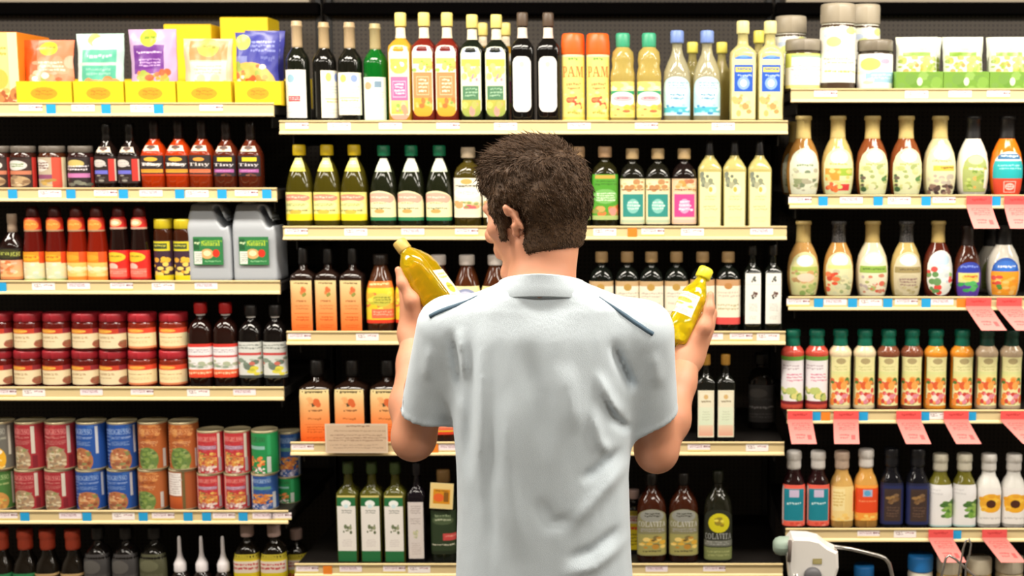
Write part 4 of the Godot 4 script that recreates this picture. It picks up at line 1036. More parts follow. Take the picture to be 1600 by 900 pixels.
	"packpurple": "size 128 160;bg b898bc;r 10 22 76 60 682c86;e 44 12 18 12 b8c42c;s 34 9 54 16 7a9020 1;s 14 30 74 35 d4c0dc 1;s 18 40 70 52 b898c8 3;r 10 54 76 58 7a3892;b 14 58 84 92 d87a20,c8902c,a84e1c,92a030 9 38",
	"packwhite": "size 128 160;bg dcb898;r 14 4 92 34 c8844e;e 52 14 22 14 bcb848;s 40 10 64 18 928e2c 1;r 14 36 90 70 d8cabc;s 22 42 82 56 c4a890 3;b 16 58 88 92 d8b896,cfa478,dccfbc 9 22",
	"packblue": "size 128 160;bg 3a3c94;e 18 14 18 11 bcc850;s 34 12 90 30 8088c4 3;r 0 34 30 44 767cb4;e 34 74 60 32 d0a850;b 4 46 76 92 d87a28,c45424,8a9a38,d8ccb8,a8883c 8 50;s 60 34 96 44 666cae 1",
	"boxcream": "size 96 160;bg f2d488;r 70 0 100 100 f4e4b0;s 10 20 66 34 e8a83a 2;e 36 64 30 14 f0b84a;b 4 76 96 100 c87a3a,a8542a,e0a04a 12 16",
	"trayfront": "size 128 48;bg e2c414;e 50 50 24 26 d8981a;s 34 38 66 62 cc7a18 2",
	"packgreen": "size 128 160;bg ced2c0;e 40 14 26 8 dcdad4;s 26 10 60 18 b4acb0 1;r 14 30 82 38 82a83c;b 8 36 92 74 bca848,9aa848,c4b868,a8863a,8aa038 8 44;s 20 22 76 28 b8b8a8 1",
	"traygreen": "size 128 48;bg 6f9a34;b 4 20 96 90 7ca640,628e2e 10 10;e 50 50 6 22 d0d8c0",
	"notice": "size 192 96;bg cdb296;s 30 6 70 14 8a6a52 1;s 4 22 96 30 b0947a 1;s 5 36 96 62 a88c74 3;s 5 70 92 88 b49a82 2;f 0 0 100 100 d8c4ac",
	"neckcard": "size 64 96;bg ecd08a;r 14 24 86 80 d8901c;e 38 56 22 16 e8662a;r 60 34 80 72 8a5a1a;s 24 28 76 34 6a4414 1;f 0 0 100 100 f4e0a8",
	"heldlabel": "size 96 192;bg f2eecf;s 14 6 86 20 c8b24a 2;e 50 36 30 10 e8d84a;s 20 30 80 40 8a8a3a 1;b 12 50 88 70 e0c83a,d8a42a,a8b04a 9 12;s 14 76 86 94 b8b08a 4",
	"cartplate": "size 32 24;bg a89a62;s 10 20 90 80 c8bc8a 2",
}

# ------------------------------------------------------------------ packets, trays, jugs, cards and tags
func packet(key: String, wide: float, high: float, deep: float, seed_: int) -> Array:   # a filled pouch with flat seals: [printed front, plain back]
	var noise := FastNoiseLite.new()
	noise.seed = seed_
	noise.frequency = 9.0
	var out := []
	for s in [1.0, -1.0]:
		var st := fresh()
		st.set_smooth_group(0)
		var n := 18
		var g := []
		for i in n + 1:
			for j in n + 1:
				var u := j / float(n) * 2.0 - 1.0
				var v := i / float(n)
				var puff := pow(maxf(0.0, 1.0 - u * u * u * u), 0.7) * pow(clampf(1.0 - v, 0, 1), 0.55) * minf(1.0, 0.55 + v * 3.0)
				if v > 0.9:
					puff *= (1.0 - v) * 6.0
				var z: float = s * (0.0012 + deep / 2.0 * puff + noise.get_noise_2d(u * wide, v * high) * 0.007 * minf(1.0, puff * 3.0 + 0.1) * s)
				var x := u * wide / 2.0 * (1.0 - 0.06 * sin(v * PI) * 0.7) + noise.get_noise_2d(v * high, 3.0) * 0.004
				g.append([Vector3(x, v * high, z), Vector2(u * 0.5 + 0.5, 1.0 - v)])
		for i in n:
			for j in n:
				var a = g[i * (n + 1) + j]
				var b = g[i * (n + 1) + j + 1]
				var c = g[(i + 1) * (n + 1) + j + 1]
				var d = g[(i + 1) * (n + 1) + j]
				for q in ([a, c, b, a, d, c] if s > 0 else [a, b, c, a, c, d]):
					st.set_uv(q[1])
					st.add_vertex(q[0])
		st.generate_normals()
		out.append(st.commit())
	return out

func pouch(called: String, key: String, label: String, at: Vector3, wide: float, high: float, deep: float, back: String, lean := 0.0, group := ""):
	var o := thing(called, label, "pouch", at, group)
	o.rotation.x = lean
	o.rotation.z = rng.randf_range(-0.02, 0.02)
	var m := packet(key, wide, high, deep, hash(key + str(at.x)))
	part("pouch_front", m[0], printed(key, 0.3), o)
	part("pouch_back", m[1], mat(back, 0.35), o)

func tray(label: String, at: Vector3, wide: float, deep: float, front: float, key: String, hex: String, group: String):   # a card tray open at the top, low at the front
	var o := thing("display_tray", label, "tray", at, group)
	var st := fresh()
	add_box(st, Vector3(0, 0.001, -deep / 2), Vector3(wide, 0.002, deep))
	var side := fresh()
	for s in [-1.0, 1.0]:                                 # sides that slope up towards the back
		side.set_smooth_group(-1)
		var x: float = s * (wide / 2 - 0.001)
		var a := []
		for t in [-0.001, 0.001]:
			a.append([Vector3(x + t, 0.002, 0), Vector3(x + t, front, 0), Vector3(x + t, front * 1.35, -deep), Vector3(x + t, 0.002, -deep)])
		var mid := Vector3(x, front / 2, -deep / 2)
		for f in a:
			quad(side, f, mid)
		for k in 4:
			quad(side, [a[0][k], a[0][(k + 1) % 4], a[1][(k + 1) % 4], a[1][k]], mid)
	part("tray_base", made(st), mat(hex, 0.6), o)
	part("tray_sides", made(side), mat(hex, 0.6), o)
	part("tray_back", box(Vector3(wide, front * 1.35, 0.002)), mat(hex, 0.6), o, Vector3(0, 0, -deep))
	part("tray_lip", box(Vector3(wide, front, 0.002), 0.0004), mat(hex, 0.6), o)
	sheet("tray_print", key, Vector2(wide - 0.001, front - 0.001), o, Vector3(0, front / 2, 0.0016))

func extras():
	# the packets in yellow trays on the upper left shelf: print, tray from-to, packet from-to, packet top, packet colour, words
	var rows := [
		["packorange", 26, 113, 34, 113, 62, "f0864a", "orange"], ["packteal", 115, 194, 116, 193, 52, "d6e8e0", "mint green"], ["packpurple", 196, 275, 191, 284, 45, "cdb0d2", "purple"],
		["packwhite", 277, 362, 284, 361, 60, "f0d8c4", "cream and tan"], ["packblue", 367, 440, 361, 440, 50, "4a4ca8", "dark blue"],
	]
	var y: float = deck["L1"]
	for r in rows:
		var a := P(r[1], 150, -0.014)
		var b := P(r[2], 150, -0.014)
		var front := P(r[1], 127, -0.014).y - y
		tray("yellow card display tray holding the %s food pouch, upper left shelf" % r[7], Vector3((a.x + b.x) / 2, y, -0.014), b.x - a.x - 0.001, 0.27, front, "trayfront", "e2c414", "yellow display trays")
		var p := P(r[3], r[5], -0.045)
		var q := P(r[4], r[5], -0.045)
		pouch("food_pouch", r[0], "%s food pouch standing in a yellow card tray on the upper left shelf" % r[7], Vector3((p.x + q.x) / 2, y + 0.004, -0.047), minf(q.x - p.x, b.x - a.x - 0.006), p.y - y - 0.004, 0.045, r[6], -0.05)
	pouch("food_pouch", "packblue", "second dark blue food pouch behind the first, right end of upper left shelf", Vector3(P(412, 100, -0.12).x, y + 0.004, -0.12), 0.1, P(412, 50, -0.12).y - y, 0.045, "4a4ca8", -0.05)
	var c := P(-24, 50, -0.02)
	var d := P(26, 50, -0.02)
	var o := thing("food_box", "cream and orange food box at the far left of the upper left shelf", "box", Vector3((c.x + d.x) / 2, y, -0.1), "")
	part("box_body", box(Vector3(d.x - c.x, c.y - y, 0.16), 0.001), mat("f08a22", 0.5), o)
	sheet("box_print", "boxcream", Vector2(d.x - c.x - 0.002, c.y - y - 0.002), o, Vector3(0, (c.y - y) / 2, 0.0806))
	for r in [[254, 328, 38, "lower"], [342, 417, 27, "taller"]]:
		c = P(r[0], r[2], -0.30)
		d = P(r[1], r[2], -0.30)
		o = thing("food_box", "%s plain yellow box behind the pouches on the upper left shelf" % r[3], "box", Vector3((c.x + d.x) / 2, y, -0.355))
		part("box_body", box(Vector3(d.x - c.x, c.y - y, 0.1), 0.001), mat("f2cf14", 0.5), o)
		part("box_flap", box(Vector3(d.x - c.x - 0.004, 0.0012, 0.092), 0.0003), mat("eec512", 0.5), o, Vector3(0, c.y - y, 0))
	# white and green pouches in green trays on the upper right shelf
	y = deck["R1"]
	var green := [[1400, 1474, "first"], [1474, 1546, "second"], [1546, 1618, "third"]]
	for k in green.size():
		var a := P(green[k][0], 120, -0.014)
		var b := P(green[k][1], 120, -0.014)
		tray("light green card tray of white pouches, %s from the jars, upper right shelf" % green[k][2], Vector3((a.x + b.x) / 2, y, -0.014), b.x - a.x - 0.001, 0.3, P(1400, 112, -0.014).y - y, "traygreen", "8cba44", "green display trays")
		for j in 2:
			var p := P(green[k][0] + 2, 57 - j * 3, -0.045)
			pouch("snack_pouch", "packgreen", "white and green snack pouch, %s row of the %s green tray from the jars" % [["front", "back"][j], green[k][2]], Vector3((a.x + b.x) / 2 + (j * 0.022 if k == 0 else j * 0.012), y + 0.004, -0.05 - j * 0.06), b.x - a.x - 0.012, p.y - y - 0.004, 0.045, "eceee2", -0.08, "white and green pouches")
	# two clear plastic vinegar jugs
	y = deck["L3"]
	for k in 2:
		var px: float = [338.0, 408.0][k]
		var half := (P(px + 34, 400, -0.07).x - P(px - 34, 400, -0.07).x) / 2 - 0.0006
		var high := P(px, 317, -0.07).y - y
		o = thing("vinegar_jug", "large translucent grey plastic vinegar jug with green label, %s of two" % ["left", "right"][k], "jug", Vector3(P(px, 400, -0.07).x, y, -0.07), "translucent vinegar jugs")
		if not cache.has("jug"):
			cache["jug"] = jug_mesh(half, high, 0.052)
		var m := mat("b9bec4", 0.35, 0.0, 0.12)
		part("jug_body", cache["jug"], m, o)
		part("jug_cap", lathe(scaled(v3("0 0;1 0;1.05 .1;1.05 .9;.95 1;0 1"), 0.015, 0.012), 20), mat("d8d8d4", 0.4), o, Vector3(-half * 0.45, high - 0.002, 0))
		sheet("label", "juglabel", Vector2(half * 1.35, high * 0.36), o, Vector3(half * 0.02 - 0.001, high * 0.4, 0.0535))
	# the tan notice on the rail
	var n := P(557, 685, 0.016)
	o = thing("shelf_notice", "tan printed card notice fixed over the rail beside the man's left elbow", "notice", n)
	sheet("notice_card", "notice", Vector2(0.155, 0.074), o, Vector3.ZERO, 0.0012)
	var clip := fresh()
	add_box(clip, Vector3(0, -0.03, -0.0035), Vector3(0.14, 0.008, 0.006), 0.001)
	part("notice_clip", made(clip), mat("d8cfb8", 0.4), o)
	# the card round the neck of the cork-stopped bottle
	var w := P(690, 775, -0.012)
	o = thing("neck_card", "cream and orange card hung round the neck of the dark green oil bottle", "card", w)
	sheet("card_face", "neckcard", Vector2(0.058, 0.066), o, Vector3(0, 0, 0), 0.001)
	o.rotation.z = -0.06
	# red and pink sale tags that hang from the right-hand rails
	var tags := [["R2", 1530, "left of two under the white dressing, second shelf of right bay", -0.07], ["R2", 1589, "right of two, under the orange and teal dressing, second shelf", -0.05], ["R3", 1529, "left of two under the violet-labelled dressing, third shelf", -0.16], ["R3", 1577, "right of two under the blue-labelled dressing, third shelf", -0.2],
		["R4", 1250, "fourth shelf, under the pink dressings", -0.04], ["R4", 1322, "fourth shelf, under the cream dressings", 0.0], ["R4", 1420, "fourth shelf, under the brown dressings", -0.1], ["R4", 1494, "fourth shelf, under the orange dressings", -0.13], ["R4", 1583, "fourth shelf, under the taupe dressings", -0.24],
		["R5", 1470, "left of two, hanging beside the cart's wire loop, fifth shelf", -0.14], ["R5", 1554, "right of two, under the sunflower-labelled bottles, fifth shelf", -0.2]]
	for t in tags:
		var rail: float = RAILS["R"][int(t[0][1]) - 1]
		var at := P(t[1], rail + 2, 0.007)
		o = thing("sale_tag", "pink paper sale tag, %s" % t[2], "sale tag", at, "sale tags")
		var st := fresh()
		st.set_smooth_group(0)
		var n2 := 10
		var lean: float = t[3]
		for s in [0.0, -0.0007]:
			for i in n2:
				var q := []
				for k in [[i, -1.0], [i, 1.0], [i + 1, 1.0], [i + 1, -1.0]]:
					var v: float = k[0] / float(n2)
					var drop := v * 0.078
					var slide := maxf(0.0, drop - 0.024)
					q.append([Vector3(k[1] * 0.031 - slide * lean * 4.0, -drop, 0.002 + s + slide * slide * 5.0 + slide * 0.12), Vector2(k[1] * 0.5 + 0.5, v)])
				for j in ([0, 1, 2, 0, 2, 3] if s == 0.0 else [0, 2, 1, 0, 3, 2]):
					st.set_uv(q[j][1])
					st.add_vertex(q[j][0])
		part("tag_paper", made(st), printed("saletag", 0.6), o)

func jug_mesh(half: float, high: float, deep: float) -> ArrayMesh:
	var f := func(p: Vector3) -> float:
		var c := Vector3(0, high * 0.5, 0)
		var q := (p - c).abs() - Vector3(half - 0.008, high * 0.5 - 0.008, deep - 0.008)
		var d := q.max(Vector3.ZERO).length() + minf(maxf(q.x, maxf(q.y, q.z)), 0.0) - 0.008
		# the sloping shoulder on the handle side
		d = smax(d, (p - Vector3(half * 0.52, high * 0.965, 0)).dot(Vector3(0.92, 0.39, 0).normalized()), 0.014)
		d = smax(d, (p - Vector3(-half * 0.92, high, 0)).dot(Vector3(-0.95, 0.3, 0).normalized()), 0.01)
		# a groove round the shoulder, a slimmer top and the slot of the handle
		d = smax(d, absf(p.z) - lerpf(deep, deep * 0.55, smoothstep(high * 0.66, high, p.y)), 0.012)
		var a := Vector2(half * 0.26, high * 0.93)
		var b := Vector2(half * 0.68, high * 0.73)
		var pp := Vector2(p.x, p.y)
		var t := clampf((pp - a).dot(b - a) / (b - a).length_squared(), 0, 1)
		d = smax(d, -(pp.distance_to(a.lerp(b, t)) - 0.0075), 0.005)
		return d
	var st := fresh()
	nets(st, f, Vector3(-half - 0.006, -0.004, -deep - 0.006), Vector3(half + 0.006, high + 0.006, deep + 0.006), 0.0035)
	return made(st)

func smax(a: float, b: float, k: float) -> float:
	var h := maxf(k - absf(a - b), 0.0) / k
	return maxf(a, b) + h * h * k * 0.25

func smin(a: float, b: float, k: float) -> float:
	var h := maxf(k - absf(a - b), 0.0) / k
	return minf(a, b) - h * h * k * 0.25

func nets(st: SurfaceTool, f: Callable, lo: Vector3, hi: Vector3, cell: float, place := Transform3D()):   # surface nets: one vertex in each cell that the surface crosses
	st.set_smooth_group(0)
	var n := Vector3i(((hi - lo) / cell).ceil()) + Vector3i.ONE
	var sx := 1
	var sy := n.x
	var sz := n.x * n.y
	var val := PackedFloat32Array()
	val.resize(n.x * n.y * n.z)
	val.fill(1.0)
	var B := 4
	var far := cell * B * 1.2
	var inside_fill := []
	for bz in range(0, n.z, B):
		for by in range(0, n.y, B):
			for bx in range(0, n.x, B):
				var mid := lo + (Vector3(bx, by, bz) + Vector3.ONE * (B - 1) * 0.5) * cell
				var m: float = f.call(mid)
				var skip := absf(m) > far
				for z in range(bz, mini(bz + B, n.z)):
					for y in range(by, mini(by + B, n.y)):
						var at := bx + y * sy + z * sz
						for x in range(bx, mini(bx + B, n.x)):
							val[at] = m if skip else f.call(lo + Vector3(x, y, z) * cell)
							at += 1
	var vert := {}
	var pts := PackedVector3Array()
	var corner := PackedInt32Array([0, sx, sy, sx + sy, sz, sx + sz, sy + sz, sx + sy + sz])
	var E := [[0, 1], [2, 3], [4, 5], [6, 7], [0, 2], [1, 3], [4, 6], [5, 7], [0, 4], [1, 5], [2, 6], [3, 7]]
	for z in n.z - 1:
		for y in n.y - 1:
			var at := y * sy + z * sz
			for x in n.x - 1:
				var mask := 0
				for k in 8:
					if val[at + corner[k]] < 0.0:
						mask |= 1 << k
				if mask != 0 and mask != 255:
					var sum := Vector3.ZERO
					var c := 0
					for e in E:
						var a: float = val[at + corner[e[0]]]
						var b: float = val[at + corner[e[1]]]
						if (a < 0.0) != (b < 0.0):
							var t := a / (a - b)
							var p := Vector3(e[0] & 1, (e[0] >> 1) & 1, e[0] >> 2)
							var q := Vector3(e[1] & 1, (e[1] >> 1) & 1, e[1] >> 2)
							sum += p.lerp(q, t)
							c += 1
					vert[at] = pts.size()
					pts.append(place * (lo + (Vector3(x, y, z) + sum / c) * cell))
				at += 1
	for at in vert:
		for ax in 3:
			var s: int = [sx, sy, sz][ax]
			var u: int = [sy, sz, sx][ax]
			var w: int = [sz, sx, sy][ax]
			var a := val[at]
			var b := val[at + s]
			if (a < 0.0) != (b < 0.0) and vert.has(at - u) and vert.has(at - w) and vert.has(at - u - w):
				var q := [pts[vert[at]], pts[vert[at - u]], pts[vert[at - u - w]], pts[vert[at - w]]]
				for k in ([0, 2, 1, 0, 3, 2] if a < 0.0 else [0, 1, 2, 0, 2, 3]):
					st.add_vertex(q[k])

# ------------------------------------------------------------------ the man: a skeleton of tapered bones joined by a smooth minimum
class Bones:
	var a := PackedVector3Array()
	var ab := PackedVector3Array()
	var ra := PackedFloat32Array()
	var dr := PackedFloat32Array()
	var k := PackedFloat32Array()
	var inv := PackedFloat32Array()
	func add(p: Vector3, q: Vector3, r0: float, r1: float, soft := 0.012):
		a.append(p)
		ab.append(q - p)
		ra.append(r0)
		dr.append(r1 - r0)
		k.append(soft)
		inv.append(1.0 / maxf((q - p).length_squared(), 1e-9))
	func chain(pts: Array, rads: Array, soft := 0.012):
		for i in pts.size() - 1:
			add(pts[i], pts[i + 1], rads[i], rads[i + 1], soft)
	func d(p: Vector3) -> float:
		var out := 1.0
		for i in a.size():
			var pa := p - a[i]
			var t := clampf(pa.dot(ab[i]) * inv[i], 0.0, 1.0)
			var e := (pa - ab[i] * t).length() - ra[i] - dr[i] * t
			var s := k[i]
			var h := maxf(s - absf(out - e), 0.0) / s
			out = minf(out, e) - h * h * s * 0.25
		return out

func egg(p: Vector3, c: Vector3, r: Vector3) -> float:    # distance to an ellipsoid, near enough
	var q := p - c
	var k0 := (q / r).length()
	var k1 := (q / (r * r)).length()
	return k0 * (k0 - 1.0) / maxf(k1, 1e-6)

var trunk_y := PackedFloat32Array()
var trunk_row := []

func trunk(p: Vector3, slack: float) -> float:            # the torso: an oval at every height
	var n := trunk_y.size()
	var i := 0
	while i < n - 2 and p.y < trunk_y[i + 1]:
		i += 1
	var t := clampf((trunk_y[i] - p.y) / (trunk_y[i] - trunk_y[i + 1]), 0, 1)
	var q0: Vector4 = trunk_row[maxi(i - 1, 0)]
	var q1: Vector4 = trunk_row[i]
	var q2: Vector4 = trunk_row[i + 1]
	var q3: Vector4 = trunk_row[mini(i + 2, n - 1)]
	var r := q1 + (q2 - q0) * (0.5 * t) + (q0 * 2.0 - q1 * 5.0 + q2 * 4.0 - q3) * (0.5 * t * t) + (q1 * 3.0 - q0 - q2 * 3.0 + q3) * (0.5 * t * t * t)
	var u := absf(p.x - r.x) / (r.y + slack)
	var w := absf(p.z - r.w) / (r.z + slack)
	var k := pow(pow(u, 2.3) + pow(w, 2.3), 1.0 / 2.3)
	return maxf((k - 1.0) * minf(r.y, r.z), maxf(p.y - trunk_y[0], trunk_y[n - 1] - p.y))

var folds := []
func crease(p: Vector3) -> float:
	var out := 0.0
	var q := Vector2(p.x, p.y)
	for f in folds:
		if f.box.has_point(q):
			var best := 9.0
			var along := 0.0
			for i in f.pts.size() - 1:
				var a: Vector2 = f.pts[i]
				var ab: Vector2 = f.pts[i + 1] - a
				var t := clampf((q - a).dot(ab) / ab.length_squared(), 0, 1)
				var e := q.distance_squared_to(a + ab * t)
				if e < best:
					best = e
					along = (i + t) / (f.pts.size() - 1.0)
			out += f.amp * 1.45 * exp(-best / f.w) * smoothstep(-0.02, 0.35, along) * smoothstep(1.02, 0.65, along)   # folds run out at both ends
	return out

func person():
	var o := thing("person", "man seen from behind in a light blue polo shirt, holding two bottles of yellow oil", "person", Vector3(P(850, 900, 0.62).x, 0, 0.62))
	var base := Transform3D(Basis.IDENTITY, -o.position)
	var skin := StandardMaterial3D.new()
	skin.resource_name = "skin"
	skin.albedo_color = Color("cd8f70")
	skin.roughness = 0.5
	skin.subsurf_scatter_enabled = true
	skin.subsurf_scatter_strength = 0.12
	# ---- joints, from the photograph
	var sh := [P(703, 512, 0.63), P(1003, 520, 0.63)]
	var cuff := [P(668, 645, 0.565), P(1017, 655, 0.565)]
	var el := [P(647, 681, 0.53), P(1026, 700, 0.53)]
	var wr := [P(646, 520, 0.37), P(1077, 556, 0.38)]
	# ---- torso rows: left and right edge in the photograph, half depth, middle
	for r in [[436, 786, 908, 0.068, 0.638], [458, 742, 958, 0.078, 0.635], [478, 700, 1000, 0.088, 0.63], [520, 692, 1010, 0.105, 0.625], [580, 699, 1000, 0.117, 0.62], [640, 708, 989, 0.12, 0.62], [720, 714, 983, 0.115, 0.62], [800, 716, 984, 0.113, 0.62], [900, 713, 988, 0.12, 0.615], [1010, 706, 996, 0.128, 0.61]]:
		var a := P(r[1], r[0], 0.62)
		var b := P(r[2], r[0], 0.62)
		trunk_y.append(a.y)
		trunk_row.append(Vector4((a.x + b.x) / 2, (b.x - a.x) / 2, r[3], r[4]))
	for f in [
		[-0.006, 0.010, 700, 515, 708, 570, 716, 645], [0.005, 0.010, 714, 510, 726, 600], [0.005, 0.014, 754, 490, 752, 640, 748, 760], [-0.005, 0.014, 734, 520, 733, 640, 728, 760],
		[0.006, 0.024, 792, 600, 796, 760, 815, 880], [-0.006, 0.022, 815, 520, 846, 620, 858, 720], [0.005, 0.02, 880, 560, 905, 680], [-0.010, 0.009, 952, 530, 975, 585, 992, 625],
		[0.006, 0.010, 930, 575, 952, 625, 972, 660], [-0.007, 0.008, 938, 610, 958, 660, 985, 690], [0.006, 0.010, 922, 625, 938, 690, 955, 715], [-0.007, 0.010, 972, 705, 930, 738, 905, 752], [0.007, 0.014, 985, 725, 935, 775, 885, 830],
		[-0.006, 0.014, 838, 770, 862, 815, 905, 812], [-0.006, 0.010, 880, 872, 925, 862, 970, 830], [0.005, 0.012, 870, 895, 930, 885, 985, 850], [-0.004, 0.012, 770, 640, 765, 780, 775, 890], [0.003, 0.012, 668, 540, 655, 610],
		[0.003, 0.012, 1020, 550, 1030, 620], [-0.0035, 0.02, 800, 470, 860, 478, 920, 470]]:
		var pts := []
		var bb := Rect2()
		for k in range(2, f.size(), 2):
			var q := P(f[k], f[k + 1], 0.72)
			pts.append(Vector2(q.x, q.y))
			bb = Rect2(pts[0], Vector2.ZERO).expand(pts[-1]) if k == 2 else bb.expand(pts[-1])
		folds.append({"amp": f[0], "w": f[1] * f[1], "pts": pts, "box": bb.grow(f[1] * 2.6)})
	# ---- head
	var turn := Basis(Vector3.UP, deg_to_rad(244)) * Basis(Vector3.RIGHT, 0.2) * Basis(Vector3.BACK, 0.03)
	var head := Transform3D(turn, P(835, 334, 0.6))
	var nape := P(848, 452, 0.645)
	# ---- body: trunk and legs, arms, hands, head in one surface
	var body := fresh()
	var rough := Bones.new()
	var hip := Vector3(o.position.x, 0.93, 0.6)
	rough.add(Vector3(hip.x, 1.36, 0.62), Vector3(hip.x, 1.0, 0.615), 0.095, 0.09, 0.05)
	rough.add(sh[0] + Vector3(0.02, -0.01, 0), sh[1] + Vector3(-0.02, -0.01, 0), 0.045, 0.045, 0.05)
	rough.add(nape + Vector3(0, -0.04, -0.01), nape + Vector3(0, 0, -0.004), 0.046, 0.05, 0.02)
	for s in [-1.0, 1.0]:
		var f := Vector3(hip.x + s * 0.11, 0.08, 0.58)
		rough.chain([hip + Vector3(s * 0.075, 0, 0), hip + Vector3(s * 0.09, -0.42, 0.01), hip + Vector3(s * 0.1, -0.52, 0.03), f + Vector3(0, 0.04, 0.02)], [0.085, 0.058, 0.056, 0.04], 0.03)
		rough.chain([f, f + Vector3(s * 0.02, -0.03, -0.15)], [0.042, 0.034], 0.02)
	nets(body, rough.d, Vector3(hip.x - 0.26, 0.0, 0.36), Vector3(hip.x + 0.26, 1.52, 0.76), 0.014, base)
	var arms := Bones.new()
	for i in 2:
		var s := -1.0 if i == 0 else 1.0
		var mid_fore: Vector3 = el[i].lerp(wr[i], 0.3)
		arms.chain([sh[i], sh[i].lerp(el[i], 0.55), el[i]], [0.05, 0.046, 0.04], 0.02)
		arms.chain([el[i], mid_fore + Vector3(s * 0.004, 0, 0.004), el[i].lerp(wr[i], 0.7), wr[i]], [0.040, 0.043, 0.033, 0.027], 0.02)
		arms.add(el[i] + Vector3(0, -0.012, 0.008), el[i] + Vector3(0, -0.012, 0.008), 0.033, 0.033, 0.03)
	for i in 2:
		var lo: Vector3 = cuff[i].min(el[i]).min(wr[i]) - Vector3.ONE * 0.065
		var hi: Vector3 = cuff[i].max(el[i]).max(wr[i]) + Vector3(0.065, 0.01, 0.065)
		nets(body, arms.d, lo, hi, 0.007, base)
		hand(body, i, wr[i], el[i], base)
	head_mesh(body, head, nape, base)
	part("body", made(body), skin, o)
	for s in [-1.0, 1.0]:
		var e := part("eye", lathe(scaled(v3("0 -1;.5 -.87;.87 -.5;1 0;.87 .5;.5 .87;0 1"), 0.0118, 0.0118), 16), mat("ece6e0", 0.15), o)
		e.transform = base * head * Transform3D(Basis.IDENTITY, Vector3(s * 0.031, 0.002, 0.0775))
		part("iris", box(Vector3(0.01, 0.01, 0.003), 0.0014), mat("3a2a1c", 0.2), e, Vector3(0, -0.005, 0.0112))
		var brow := fresh()
		tube(brow, [Vector3(s * 0.014, 0.021, 0.0945), Vector3(s * 0.028, 0.0265, 0.0935), Vector3(s * 0.044, 0.022, 0.082)], [0.0032, 0.004, 0.0022], 6)
		part("eyebrow", made(brow), mat("3a2a1e", 0.8), o).transform = base * head
	hair(o, head, base)
	clothes(o, sh, cuff, el, nape, base, hip)
	bottles_in_hand()

# ---- each hand holds its bottle: the frame is (along the bottle, towards the palm, towards the camera side)
func grip(i: int) -> Transform3D:
	var low := P(697, 478, 0.37) if i == 0 else P(1050, 540, 0.385)
	var top := P(623, 377, 0.335) if i == 0 else P(1104, 420, 0.315)
	var up := (top - low).normalized()
	var foot: Vector3 = top - up * [0.262, 0.182][i]
	var side := Vector3(-1 if i == 0 else 1, 0, 0)
	side = (side - up * side.dot(up)).normalized()
	var near := side.cross(up) if side.cross(up).z > 0 else -side.cross(up)
	return Transform3D(Basis(side, up, near), foot)

func hand(st: SurfaceTool, i: int, wrist: Vector3, elbow: Vector3, base: Transform3D):
	var g := grip(i)
	var at: float = [0.112, 0.03][i]                           # how far up the bottle the little finger sits
	var b := Bones.new()
	var at_ := func(s: float, u: float, n: float) -> Vector3: return g * Vector3(s, at + u, n)
	var knuckle := [at_.call(0.047, 0.066, -0.012), at_.call(0.050, 0.044, -0.016), at_.call(0.050, 0.022, -0.016), at_.call(0.047, 0.002, -0.011)]
	var long := [0.96, 1.0, 0.95, 0.8]
	for k in 4:
		b.add(wrist, knuckle[k], 0.0215, 0.0118 - k * 0.0004, 0.02)
		var u := 0.066 - k * 0.0215 + 0.004
		var l: float = long[k]
		b.chain([knuckle[k], at_.call(0.040, u + 0.006, -0.040), at_.call(0.040 - 0.029 * l, u + 0.010, -0.0455), at_.call(0.040 - 0.050 * l, u + 0.012, -0.0435)], [0.0105, 0.0093, 0.0083, 0.0072], 0.006)
	b.add(wrist, at_.call(0.044, 0.03, 0.0), 0.024, 0.018, 0.02)
	b.add(knuckle[0], knuckle[3], 0.010, 0.010, 0.012)
	# the thumb leaves the side of the palm near its base and lies along the bottle towards its cap
	b.chain([wrist.lerp(at_.call(0.05, 0.0, 0.02), 0.45), at_.call(0.050, 0.022, 0.026), at_.call(0.044, 0.062, 0.035), at_.call(0.034, 0.09, 0.037)], [0.0185, 0.0145, 0.0098, 0.0076], 0.012)
	b.add(wrist, wrist.lerp(elbow, 0.2), 0.0265, 0.028, 0.02)
	var lo := wrist
	var hi := wrist
	for k in b.a.size():
		lo = lo.min(b.a[k]).min(b.a[k] + b.ab[k])
		hi = hi.max(b.a[k]).max(b.a[k] + b.ab[k])
	nets(st, b.d, lo - Vector3.ONE * 0.034, hi + Vector3.ONE * 0.034, 0.0034, base)

